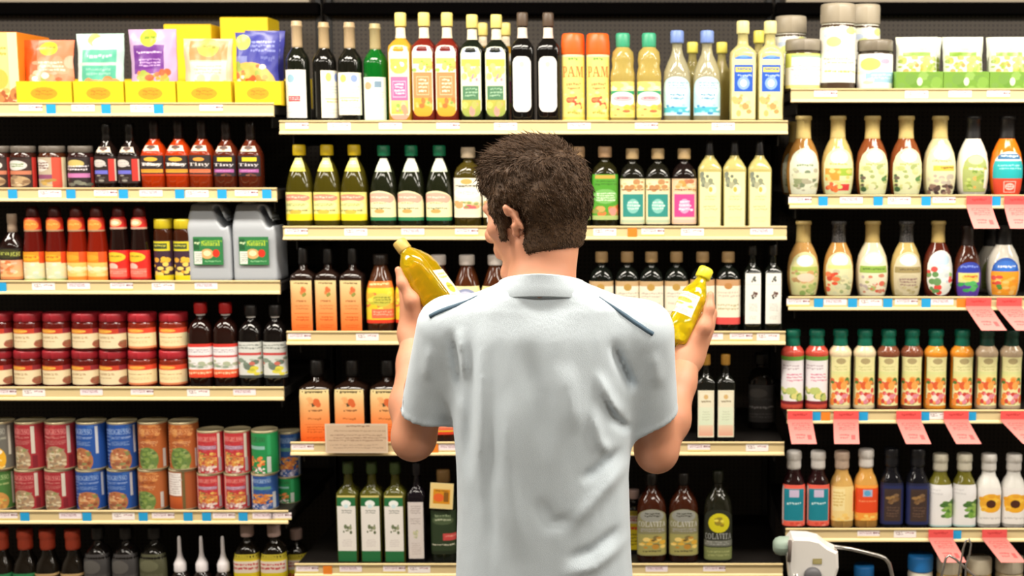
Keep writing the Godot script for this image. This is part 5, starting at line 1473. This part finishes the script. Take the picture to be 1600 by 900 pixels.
func bottles_in_hand():
	for i in 2:
		var g := grip(i)
		var o := thing("oil_bottle", ["clear square bottle of yellow oil held in the man's left hand", "clear yellow oil bottle with yellow cap held in the man's right hand"][i], "bottle", g.origin)
		var half: float = [0.034, 0.030][i]
		var high: float = [0.262, 0.182][i]
		var prof := scaled(v3(["0 0 .8;.93 0 .8;1 .014 .8;1 .68 .8;.96 .75 .6;.74 .83 .2;.5 .88;.4 .9;.38 .92;0 .925", "0 0 .3;.88 0 .3;1 .03 .3;1 .3 .3;.96 .34 .3;.96 .5 .3;1 .55 .2;.9 .66 .1;.62 .76;.42 .83;.38 .88;0 .885"][i]), half, high)
		var oil := mat(["d8b816", "ecd81c"][i], 0.05, 0.0, 0.62)
		part("bottle_body", lathe(prof, 40), oil, o)
		part("cap", lathe(scaled(v3(["0 .9;.42 .9;.45 .91;.45 .99;.41 1;0 1", "0 .865;.5 .865;.56 .875;.56 .985;.5 1;0 1"][i]), half, high), 28), mat(["c8a85a", "ece234"][i], 0.4), o)
		if i == 0:
			part("label", label_sheet(prof, high * 0.1, high * 0.6, 0.62, PI * 0.5), printed("heldlabel"), o)
		part("label", label_sheet(prof, high * [0.12, 0.32][i], high * [0.58, 0.6][i], [0.5, 1.0][i], [PI, -0.5][i]), printed("heldlabel"), o)
		# turned about its own axis so that its faces stand as in the photograph
		o.basis = Basis(g.basis.y.cross(g.basis.z), g.basis.y, g.basis.z).orthonormalized() * Basis(Vector3.UP, [-0.35, 0.0][i])

func head_mesh(st: SurfaceTool, head: Transform3D, nape: Vector3, base: Transform3D):
	var b := Bones.new()
	b.add(Vector3(-0.05, -0.055, 0.0), Vector3(-0.012, -0.106, 0.064), 0.021, 0.017, 0.03)      # jaw
	b.add(Vector3(0.05, -0.055, 0.0), Vector3(0.012, -0.106, 0.064), 0.021, 0.017, 0.03)
	b.add(Vector3(-0.008, -0.104, 0.07), Vector3(0.008, -0.104, 0.07), 0.018, 0.018, 0.02)      # chin
	b.add(Vector3(-0.036, 0.024, 0.08), Vector3(0.036, 0.024, 0.08), 0.012, 0.012, 0.02)        # brow
	b.add(Vector3(0, 0.018, 0.088), Vector3(0, -0.022, 0.108), 0.008, 0.0105, 0.014)            # nose
	b.add(Vector3(0, -0.026, 0.106), Vector3(0, -0.03, 0.108), 0.0115, 0.0105, 0.012)
	b.add(Vector3(-0.013, -0.032, 0.094), Vector3(0.013, -0.032, 0.094), 0.0085, 0.0085, 0.01)
	b.add(Vector3(-0.019, -0.057, 0.086), Vector3(0.019, -0.057, 0.086), 0.0075, 0.0075, 0.006)  # lips
	b.add(Vector3(-0.016, -0.067, 0.085), Vector3(0.016, -0.067, 0.085), 0.0082, 0.0082, 0.006)
	b.add(Vector3(-0.046, -0.018, 0.058), Vector3(-0.05, -0.012, 0.03), 0.022, 0.02, 0.03)      # cheekbones
	b.add(Vector3(0.046, -0.018, 0.058), Vector3(0.05, -0.012, 0.03), 0.022, 0.02, 0.03)
	var into := head.affine_inverse()
	b.add(Vector3(0, -0.05, -0.03), into * nape, 0.055, 0.06, 0.03)                              # neck
	b.add(into * nape, into * (nape + Vector3(0, -0.05, -0.03)), 0.058, 0.05, 0.02)
	b.add(Vector3(0.03, -0.07, -0.03), into * (nape + Vector3(-0.03, 0, -0.01)), 0.03, 0.034, 0.03)
	var ear := Bones.new()
	for s in [-1.0, 1.0]:
		var c := Vector3(s * 0.081, -0.014, -0.004)
		var rim := []
		var rad := []
		for k in 13:
			var a := -0.9 + k * 0.37
			rim.append(c + Vector3(s * (0.005 + 0.004 * sin(a)), 0.025 * sin(a + 0.15) + (0.005 if a > 0.5 and a < 2.5 else 0.0), -0.014 * cos(a + 1.2) - 0.003))
			rad.append(0.0035)
		ear.chain(rim, rad, 0.004)
		ear.chain([c + Vector3(s * -0.002, 0.016, -0.002), c + Vector3(s * -0.002, -0.006, -0.002), c + Vector3(s * -0.003, -0.023, 0.003)], [0.008, 0.008, 0.007], 0.007)
	head_core = func(p: Vector3) -> float:
		var d := egg(p, Vector3(0, 0.04, -0.012), Vector3(0.0745, 0.09, 0.096))
		d = smin(d, egg(p, Vector3(0, -0.03, 0.03), Vector3(0.06, 0.082, 0.062)), 0.03)
		return smin(d, b.d(p), 0.014)
	var f := func(p: Vector3) -> float:
		var d: float = head_core.call(p)
		for s in [-1.0, 1.0]:
			d = smax(d, -(p.distance_to(Vector3(s * 0.031, 0.004, 0.098)) - 0.0165), 0.012)
		d = smax(d, -(p.distance_to(Vector3(0, -0.062, 0.101)) - 0.0055), 0.004)
		d = smin(d, ear.d(p), 0.005)
		for s in [-1.0, 1.0]:
			d = smax(d, -(p.distance_to(Vector3(s * 0.0895, -0.012, 0.001)) - 0.0075), 0.006)
		return d
	var low := into * (nape + Vector3(0, -0.03, 0))
	nets(st, f, Vector3(-0.11, -0.2, -0.125), Vector3(0.11, 0.135, 0.125), 0.0036, base * head)

var head_core: Callable
func hair_field(p: Vector3) -> float:
	var d := egg(p, Vector3(0, 0.043, -0.012), Vector3(0.081, 0.089, 0.1))
	d = smin(d, egg(p, Vector3(0, 0.087, 0.03), Vector3(0.056, 0.044, 0.058)), 0.03)             # fuller over the forehead
	d = smin(d, egg(p, Vector3(0, 0.012, -0.053), Vector3(0.069, 0.074, 0.047)), 0.03)           # back of the head
	d = smin(d, head_core.call(p) - 0.0045, 0.04)                                               # close to the skin at the nape and temples
	# the hairline: above the brow, behind the temples, round the ears
	var line := 0.062 - clampf((0.075 - p.z) * 1.9, 0.0, 0.085) - clampf((-0.004 - p.z) * 6.0, 0.0, 0.058)
	d = smax(d, line - p.y, 0.012)
	for s in [-1.0, 1.0]:
		d = smax(d, -egg(p, Vector3(s * 0.088, -0.022, -0.004), Vector3(0.024, 0.036, 0.026)), 0.008)
		var a := Vector3(s * 0.0735, 0.02, 0.036)
		var b := Vector3(s * 0.0735, -0.04, 0.03)
		var t := clampf((p - a).dot(b - a) / (b - a).length_squared(), 0, 1)
		d = smin(d, (p - a.lerp(b, t)).length() - lerpf(0.0105, 0.0075, t), 0.008)                 # sideburns
	return d

func hair(o: Node3D, head: Transform3D, base: Transform3D):
	var noise := FastNoiseLite.new()
	noise.seed = 11
	noise.frequency = 1.0
	var f := func(p: Vector3) -> float:
		var d := hair_field(p)
		if absf(d) < 0.02:
			d += (noise.get_noise_3d(p.x * 90.0, p.y * 45.0, p.z * 60.0) * 0.0045 + noise.get_noise_3d(p.x * 34.0, p.y * 20.0, p.z * 28.0) * 0.006) * smoothstep(-0.1, 0.02, p.y)
		return d
	var shell := fresh()
	nets(shell, f, Vector3(-0.11, -0.12, -0.145), Vector3(0.11, 0.175, 0.12), 0.0038)
	var solid := made(shell)
	# locks: thin tapering strands that follow the crown's whorl, up at the front, down at the back
	var st := fresh()
	st.append_from(solid, 0, base * head)
	st.set_smooth_group(0)
	var v: PackedVector3Array = solid.surface_get_arrays(0)[Mesh.ARRAY_VERTEX]
	var nrm: PackedVector3Array = solid.surface_get_arrays(0)[Mesh.ARRAY_NORMAL]
	var r := RandomNumberGenerator.new()
	r.seed = 5
	for k in 9500:
		var i := r.randi() % v.size()
		var p := v[i]
		var n := nrm[i]
		if hair_field(p + n * 0.004) < 0.0:
			n = -n
		var top := smoothstep(0.05, 0.125, p.y)
		var front := smoothstep(0.0, 0.08, p.z)
		var flow := Vector3(p.x * 2.0, -0.8, -0.6).lerp(Vector3(r.randfn(0.0, 0.4), 0.25, 0.75), maxf(top * 0.9, front * 0.5)).normalized()
		var dir := (flow - n * flow.dot(n)).normalized() + n * lerpf(0.16, 0.75, top * r.randf()) + Vector3(r.randfn(0, 0.16), r.randfn(0, 0.12), r.randfn(0, 0.16))
		var long := lerpf(0.011, 0.026, top) * r.randf_range(0.6, 1.2)
		if p.y < -0.02:
			long *= 0.5
			dir -= n * 0.1
		var w := r.randf_range(0.0006, 0.0012)
		var a := base * head * (p - n * 0.002)
		var m := base * head * (p + dir.normalized() * long * 0.5 + n * 0.0012)
		var e := base * head * (p + dir.normalized() * long + flow * long * 0.2 - n * 0.001)
		var d1 := (e - a).normalized()
		var sd := d1.cross(Vector3(r.randf() - 0.5, r.randf() - 0.5, r.randf() - 0.5)).normalized()
		var s2 := d1.cross(sd)
		var ring := []
		var ring2 := []
		for j in 3:
			var off := (sd * cos(j * TAU / 3) + s2 * sin(j * TAU / 3)) * w
			ring.append(a + off)
			ring2.append(m + off * 0.8)
		for j in 3:
			var j2 := (j + 1) % 3
			for q in [ring[j], ring2[j2], ring2[j], ring[j], ring[j2], ring2[j2], ring2[j], ring2[j2], e]:
				st.add_vertex(q)
	var m2 := StandardMaterial3D.new()
	m2.resource_name = "brown hair"
	var n2 := NoiseTexture2D.new()
	n2.width = 128
	n2.height = 128
	n2.seamless = true
	n2.noise = FastNoiseLite.new()
	n2.noise.frequency = 0.08
	var grad := Gradient.new()
	grad.set_color(0, Color("2a1d15"))
	grad.set_color(1, Color("644a31"))
	n2.color_ramp = grad
	m2.albedo_texture = n2
	m2.uv1_triplanar = true
	m2.uv1_scale = Vector3(40, 14, 40)
	m2.roughness = 0.6
	m2.metallic_specular = 0.35
	part("hair", made(st), m2, o)

func clothes(o: Node3D, sh: Array, cuff: Array, el: Array, nape: Vector3, base: Transform3D, hip: Vector3):
	var noise := FastNoiseLite.new()
	noise.seed = 3
	noise.frequency = 1.0
	var dirs := []
	for i in 2:
		dirs.append((cuff[i] - sh[i]).normalized())
	# the cuffs are cut square to the photograph's hems, a little steeper than the arm
	var cut := [Vector3(-0.2, -0.95, -0.3).normalized(), Vector3(0.35, -0.9, -0.3).normalized()]
	var f := func(p: Vector3) -> float:
		var d := trunk(p, 0.0)
		for i in 2:
			var a: Vector3 = sh[i]
			var ab: Vector3 = cuff[i] + dirs[i] * 0.03 - a
			var t := clampf((p - a).dot(ab) / ab.length_squared(), 0, 1)
			var r := lerpf(0.063, 0.0535, t)
			var s := (p - a - ab * t).length() - r
			var rim: float = (cuff[i] - p).dot(cut[i])
			s -= 0.0016 * (1.0 - smoothstep(0.011, 0.013, rim))
			s = smax(s, -rim, 0.003)
			var ab2: Vector3 = el[i] - a
			var t2 := clampf((p - a).dot(ab2) / ab2.length_squared(), 0.55, 1)
			s = maxf(s, -maxf((p - a - ab2 * t2).length() - 0.0485, (cuff[i] - p).dot(cut[i]) - 0.035))
			d = smin(d, s, 0.035)
		if absf(d) < 0.02:
			if p.z > 0.58:
				d -= crease(p)
			d -= noise.get_noise_3d(p.x * 20.0, p.y * 6.0, p.z * 20.0) * 0.0015
		d = maxf(d, -((Vector2(p.x, p.z) - Vector2(nape.x, nape.z - 0.01)).length() - 0.058) if p.y > nape.y + 0.01 else -1.0)
		return d
	var lo := Vector3(sh[0].x - 0.11, trunk_y[-1] - 0.01, 0.46)
	var hi := Vector3(sh[1].x + 0.11, trunk_y[0] + 0.02, 0.77)
	var st := fresh()
	nets(st, f, lo, hi, 0.006, base)
	var cloth := StandardMaterial3D.new()
	cloth.resource_name = "light blue knit"
	var n := NoiseTexture2D.new()
	n.width = 256
	n.height = 256
	n.seamless = true
	n.noise = FastNoiseLite.new()
	n.noise.frequency = 0.25
	var grad := Gradient.new()
	grad.set_color(0, Color("bfccd6"))
	grad.set_color(1, Color("d4dfe8"))
	n.color_ramp = grad
	cloth.albedo_texture = n
	cloth.uv1_triplanar = true
	cloth.uv1_scale = Vector3(5, 9, 5)
	cloth.roughness = 0.9
	cloth.rim_enabled = true
	cloth.rim = 0.3
	cloth.rim_tint = 0.5
	cloth.normal_enabled = true
	var weave := NoiseTexture2D.new()
	weave.width = 256
	weave.height = 256
	weave.seamless = true
	weave.as_normal_map = true
	weave.bump_strength = 3.0
	weave.noise = FastNoiseLite.new()
	weave.noise.frequency = 0.3
	cloth.normal_texture = weave
	cloth.normal_scale = 0.35
	var shirt := part("polo_shirt", made(st), cloth, o)
	# collar: a stand that folds over and flares out
	var col := fresh()
	col.set_smooth_group(0)
	var ring := [Vector2(0.063, -0.034), Vector2(0.066, -0.004), Vector2(0.069, 0.002), Vector2(0.073, 0.0), Vector2(0.085, -0.020), Vector2(0.1, -0.0385), Vector2(0.0985, -0.0415), Vector2(0.083, -0.024), Vector2(0.071, -0.006)]
	var rows := []
	var crown := P(847, 422, 0.62).y
	for j in 41:
		var a := lerpf(-2.7, 2.7, j / 40.0)
		var row := []
		for q in ring:
			var deep := minf(q.x * 0.96, 0.066 + maxf(0.0, q.x - 0.073) * 0.25)
			var dip := pow(absf(a) / 2.7, 1.7) * 0.055
			row.append(base * Vector3(nape.x - 0.002 + sin(a) * q.x * 1.12, crown + q.y - dip, nape.z - 0.002 + cos(a) * deep))
		rows.append(row)
	for j in 40:
		for k in ring.size():
			var k2 := (k + 1) % ring.size()
			for q in [rows[j][k], rows[j][k2], rows[j + 1][k2], rows[j][k], rows[j + 1][k2], rows[j + 1][k]]:
				col.add_vertex(q)
	part("collar", made(col), cloth, shirt)
	# dark piping let into the shoulder seams: laid on the cloth
	for line in [[672, 495, 681, 490, 690, 486, 701, 482, 712, 478, 721, 474, 730, 470, 746, 462], [936, 464, 946, 471, 956, 478, 967, 486, 978, 494, 989, 502, 1000, 509, 1010, 516, 1020, 522]]:
		var pts := []
		var rad := []
		for k in range(0, line.size(), 2):
			var from := EYE
			var dir := (P(line[k], line[k + 1], 0.6) - EYE).normalized()
			var t := 2.0
			for step in 60:
				var d: float = f.call(from + dir * t)
				if d < 0.0006:
					break
				t += d * 0.7
			pts.append(base * (from + dir * (t + 0.002)))
			var u := k / float(line.size() - 2)
			rad.append(0.0014 + 0.0034 * smoothstep(0.0, 0.55, u if line[0] > 800 else 1.0 - u))
		var pipe := fresh()
		tube(pipe, pts, rad, 8)
		part("shoulder_piping", made(pipe), mat("4f6678", 0.8), shirt)
	# jeans and shoes, below the picture
	var leg := Bones.new()
	leg.add(Vector3(hip.x - 0.06, 0.96, 0.612), Vector3(hip.x + 0.06, 0.96, 0.612), 0.088, 0.088, 0.05)
	for s in [-1.0, 1.0]:
		leg.chain([hip + Vector3(s * 0.078, -0.03, 0), hip + Vector3(s * 0.092, -0.45, 0.015), hip + Vector3(s * 0.108, -0.83, 0.0)], [0.1, 0.072, 0.058], 0.05)
	var fj := func(p: Vector3) -> float: return maxf(leg.d(p), p.y - 0.97)
	var jeans := fresh()
	nets(jeans, fj, Vector3(hip.x - 0.27, 0.02, 0.44), Vector3(hip.x + 0.27, 1.02, 0.77), 0.014, base)
	part("jeans", made(jeans), mat("2c3a52", 0.85), o)
	for s in [-1.0, 1.0]:
		var shoe := Bones.new()
		var h := Vector3(hip.x + s * 0.11, 0.045, 0.61)
		shoe.chain([h + Vector3(0, 0.02, 0.02), h + Vector3(s * 0.012, 0.006, -0.08), h + Vector3(s * 0.02, -0.004, -0.17)], [0.05, 0.048, 0.042], 0.03)
		var fs := func(p: Vector3) -> float: return maxf(shoe.d(p), 0.001 - p.y)
		var sm := fresh()
		nets(sm, fs, h - Vector3(0.09, 0.05, 0.26), h + Vector3(0.09, 0.08, 0.09), 0.009, base)
		part("shoe", made(sm), mat("4a3a2e", 0.6), o)


# ------------------------------------------------------------------ the shopping cart at the right, cut by the picture's lower edge
func cart():
	var near := 0.68
	var far := 0.15
	var hub := P(1222, 852, far)
	var bar := P(1262, 908, far)
	var o := thing("shopping_cart", "chrome wire shopping cart with white plastic handle bracket, standing before the right bay", "cart", Vector3(hub.x + 0.4, 0, (near + far) / 2))
	var base := Transform3D(Basis.IDENTITY, -o.position)
	var chrome := mat("b8b4b0", 0.25, 0.9)
	var white := mat("e9e5e0", 0.4)
	# handle bar with grey green ends
	var st := fresh()
	tube(st, [base * Vector3(bar.x, bar.y, far), base * Vector3(bar.x, bar.y, near)], [0.0165], 16)
	part("handle_bar", made(st), mat("8f9a90", 0.45), o)
	for z in [near, far]:
		var cap := part("handle_end", lathe(scaled(v3("0 -1;.5 -.95;.85 -.7;1 -.3;1 .8;.9 1;0 1"), 0.0225, 0.024), 20), mat("9db0a2", 0.45), o)
		cap.transform = base * Transform3D(Basis(Vector3.BACK, -PI / 2) * Basis(Vector3.RIGHT, 0.0), Vector3(hub.x + 0.001, hub.y, z + 0.004))
		# the bracket: a moulded plate that comes down from the handle
		var outline := []
		for q in [[1229, 842], [1236, 834], [1262, 835], [1278, 839], [1292, 850], [1307, 857], [1308, 882], [1298, 915], [1284, 960], [1240, 960], [1232, 900], [1228, 860]]:
			var w := P(q[0], q[1], far)
			outline.append(Vector2(w.x, w.y))
		var br := fresh()
		br.set_smooth_group(-1)
		var mid := Vector2.ZERO
		for q in outline:
			mid += q / outline.size()
		var out: float = 0.03
		var c := base * Vector3(mid.x, mid.y, z)
		for k in outline.size():
			var a: Vector2 = outline[k]
			var b: Vector2 = outline[(k + 1) % outline.size()]
			var ai := a.lerp(mid, 0.1)
			var bi := b.lerp(mid, 0.1)
			quad(br, [base * Vector3(a.x, a.y, z - out + 0.006), base * Vector3(b.x, b.y, z - out + 0.006), base * Vector3(b.x, b.y, z + out - 0.006), base * Vector3(a.x, a.y, z + out - 0.006)], c)
			for s in [-1.0, 1.0]:
				quad(br, [base * Vector3(a.x, a.y, z + s * (out - 0.006)), base * Vector3(b.x, b.y, z + s * (out - 0.006)), base * Vector3(bi.x, bi.y, z + s * out), base * Vector3(ai.x, ai.y, z + s * out)], c)
				tri(br, base * Vector3(ai.x, ai.y, z + s * out), base * Vector3(bi.x, bi.y, z + s * out), base * Vector3(mid.x, mid.y, z + s * out), c)
		var plate := part("handle_bracket", made(br), white, o)
		var collar := fresh()
		tube(collar, [base * Vector3(hub.x + 0.014, hub.y - 0.03, z + 0.031), base * Vector3(hub.x + 0.016, hub.y + 0.022, z + 0.031)], [0.0045], 8)
		part("bracket_seam", made(collar), mat("6e625c", 0.6), plate)
		if z == far:
			sheet("bracket_plate", "cartplate", Vector2(0.022, 0.013), plate, base * (P(1277, 877, far + out) + Vector3(0, 0, 0.001)))
			part("bracket_knob", lathe(scaled(v3("0 -1;.7 -.9;1 -.4;1 .4;.7 .9;0 1"), 0.021, 0.012), 18), mat("5d5c60", 0.5), plate).transform = base * Transform3D(Basis(Vector3.RIGHT, PI / 2), P(1270, 900, far + out + 0.006))
	# the child seat's frame: one bent rod on each side
	for z in [near - 0.02, far + 0.02]:
		var rod := fresh()
		var pts := []
		for q in [[1304, 854], [1330, 858], [1352, 863], [1372, 868], [1382, 872], [1389, 880], [1392, 890], [1395, 905], [1402, 960]]:
			pts.append(base * (P(q[0], q[1], far + 0.02) + Vector3(0, 0, z - far - 0.02)))
		tube(rod, pts, [0.0047], 10)
		part("seat_frame", made(rod), chrome, o)
	# the seat's back: a wire with a looped top
	var loop := fresh()
	var lp := []
	for q in [[1494, 960], [1498, 900], [1501, 880], [1505, 858], [1509, 845], [1514, 842], [1517, 850], [1515, 866], [1509, 884], [1506, 960]]:
		lp.append(base * P(q[0], q[1], far + 0.06))
	tube(loop, lp, [0.0024], 8)
	part("wire_loop", made(loop), chrome, o)
	var brace := fresh()
	var bp := []
	for q in [[1466, 925], [1472, 896], [1478, 872], [1483, 868], [1492, 873], [1508, 887], [1528, 905], [1545, 925]]:
		bp.append(base * P(q[0], q[1], far + 0.05))
	tube(brace, bp, [0.0032], 8)
	part("brace_wire", made(brace), chrome, o)
	# basket, chassis and castors, below the picture
	var x0 := hub.x + 0.06
	var x1 := hub.x + 0.86
	var top := 0.68
	var low := 0.36
	var wires := fresh()
	for r in [[top, 0.005], [0.7, 0.0025], [0.58, 0.0025], [low, 0.004]]:
		var t: float = (top - r[0]) / (top - low)
		var a := x0 + 0.02 * t
		var b := x1 - 0.12 * t
		var w := 0.03 * t
		var ring := [Vector3(a, r[0], near - w), Vector3(b, r[0], near - w - 0.03), Vector3(b, r[0], far + w + 0.03), Vector3(a, r[0], far + w), Vector3(a, r[0], near - w)]
		for k in 4:
			tube(wires, [base * ring[k], base * ring[k + 1]], [r[1]], 6)
	for k in 15:
		var t := k / 14.0
		for z in [near, far]:
			var s := -1.0 if z == near else 1.0
			tube(wires, [base * Vector3(lerpf(x0, x1, t), top, z + s * 0.03 * t), base * Vector3(lerpf(x0 + 0.02, x1 - 0.12, t), low, z + s * (0.03 + 0.03 * t))], [0.0022], 6)
	for k in 9:
		var z := lerpf(near - 0.06, far + 0.06, k / 8.0)
		tube(wires, [base * Vector3(x0 + 0.02, low, z), base * Vector3(x1 - 0.12, low, z), base * Vector3(x1, top, z)], [0.0022], 6)
	part("basket", made(wires), chrome, o)
	var frame := fresh()
	for z in [near - 0.02, far + 0.02]:
		tube(frame, [base * Vector3(hub.x + 0.03, hub.y - 0.06, z), base * Vector3(hub.x + 0.06, low, z), base * Vector3(hub.x + 0.1, 0.2, z), base * Vector3(hub.x + 0.06, 0.115, z)], [0.012], 10)
		tube(frame, [base * Vector3(hub.x + 0.1, 0.2, z), base * Vector3(x1 - 0.05, 0.115, z - (0.04 if z > 0.3 else -0.04))], [0.012], 10)
	part("chassis", made(frame), chrome, o)
	for x in [hub.x + 0.06, x1 - 0.05]:
		for z in [near - 0.03, far + 0.03]:
			var wheel := part("castor", lathe(scaled(v3("0 -1;.6 -1;.7 -.7;.96 -.6;1 -.3;1 .3;.96 .6;.7 .7;.6 1;0 1"), 0.055, 0.014), 24), mat("2c2b2c", 0.6), o)
			wheel.transform = base * Transform3D(Basis(Vector3.RIGHT, PI / 2), Vector3(x, 0.055, z))
			var fork := fresh()
			add_box(fork, base * Vector3(x, 0.09, z), Vector3(0.03, 0.06, 0.036), 0.003)
			part("castor_fork", made(fork), chrome, wheel).transform = wheel.transform.affine_inverse()
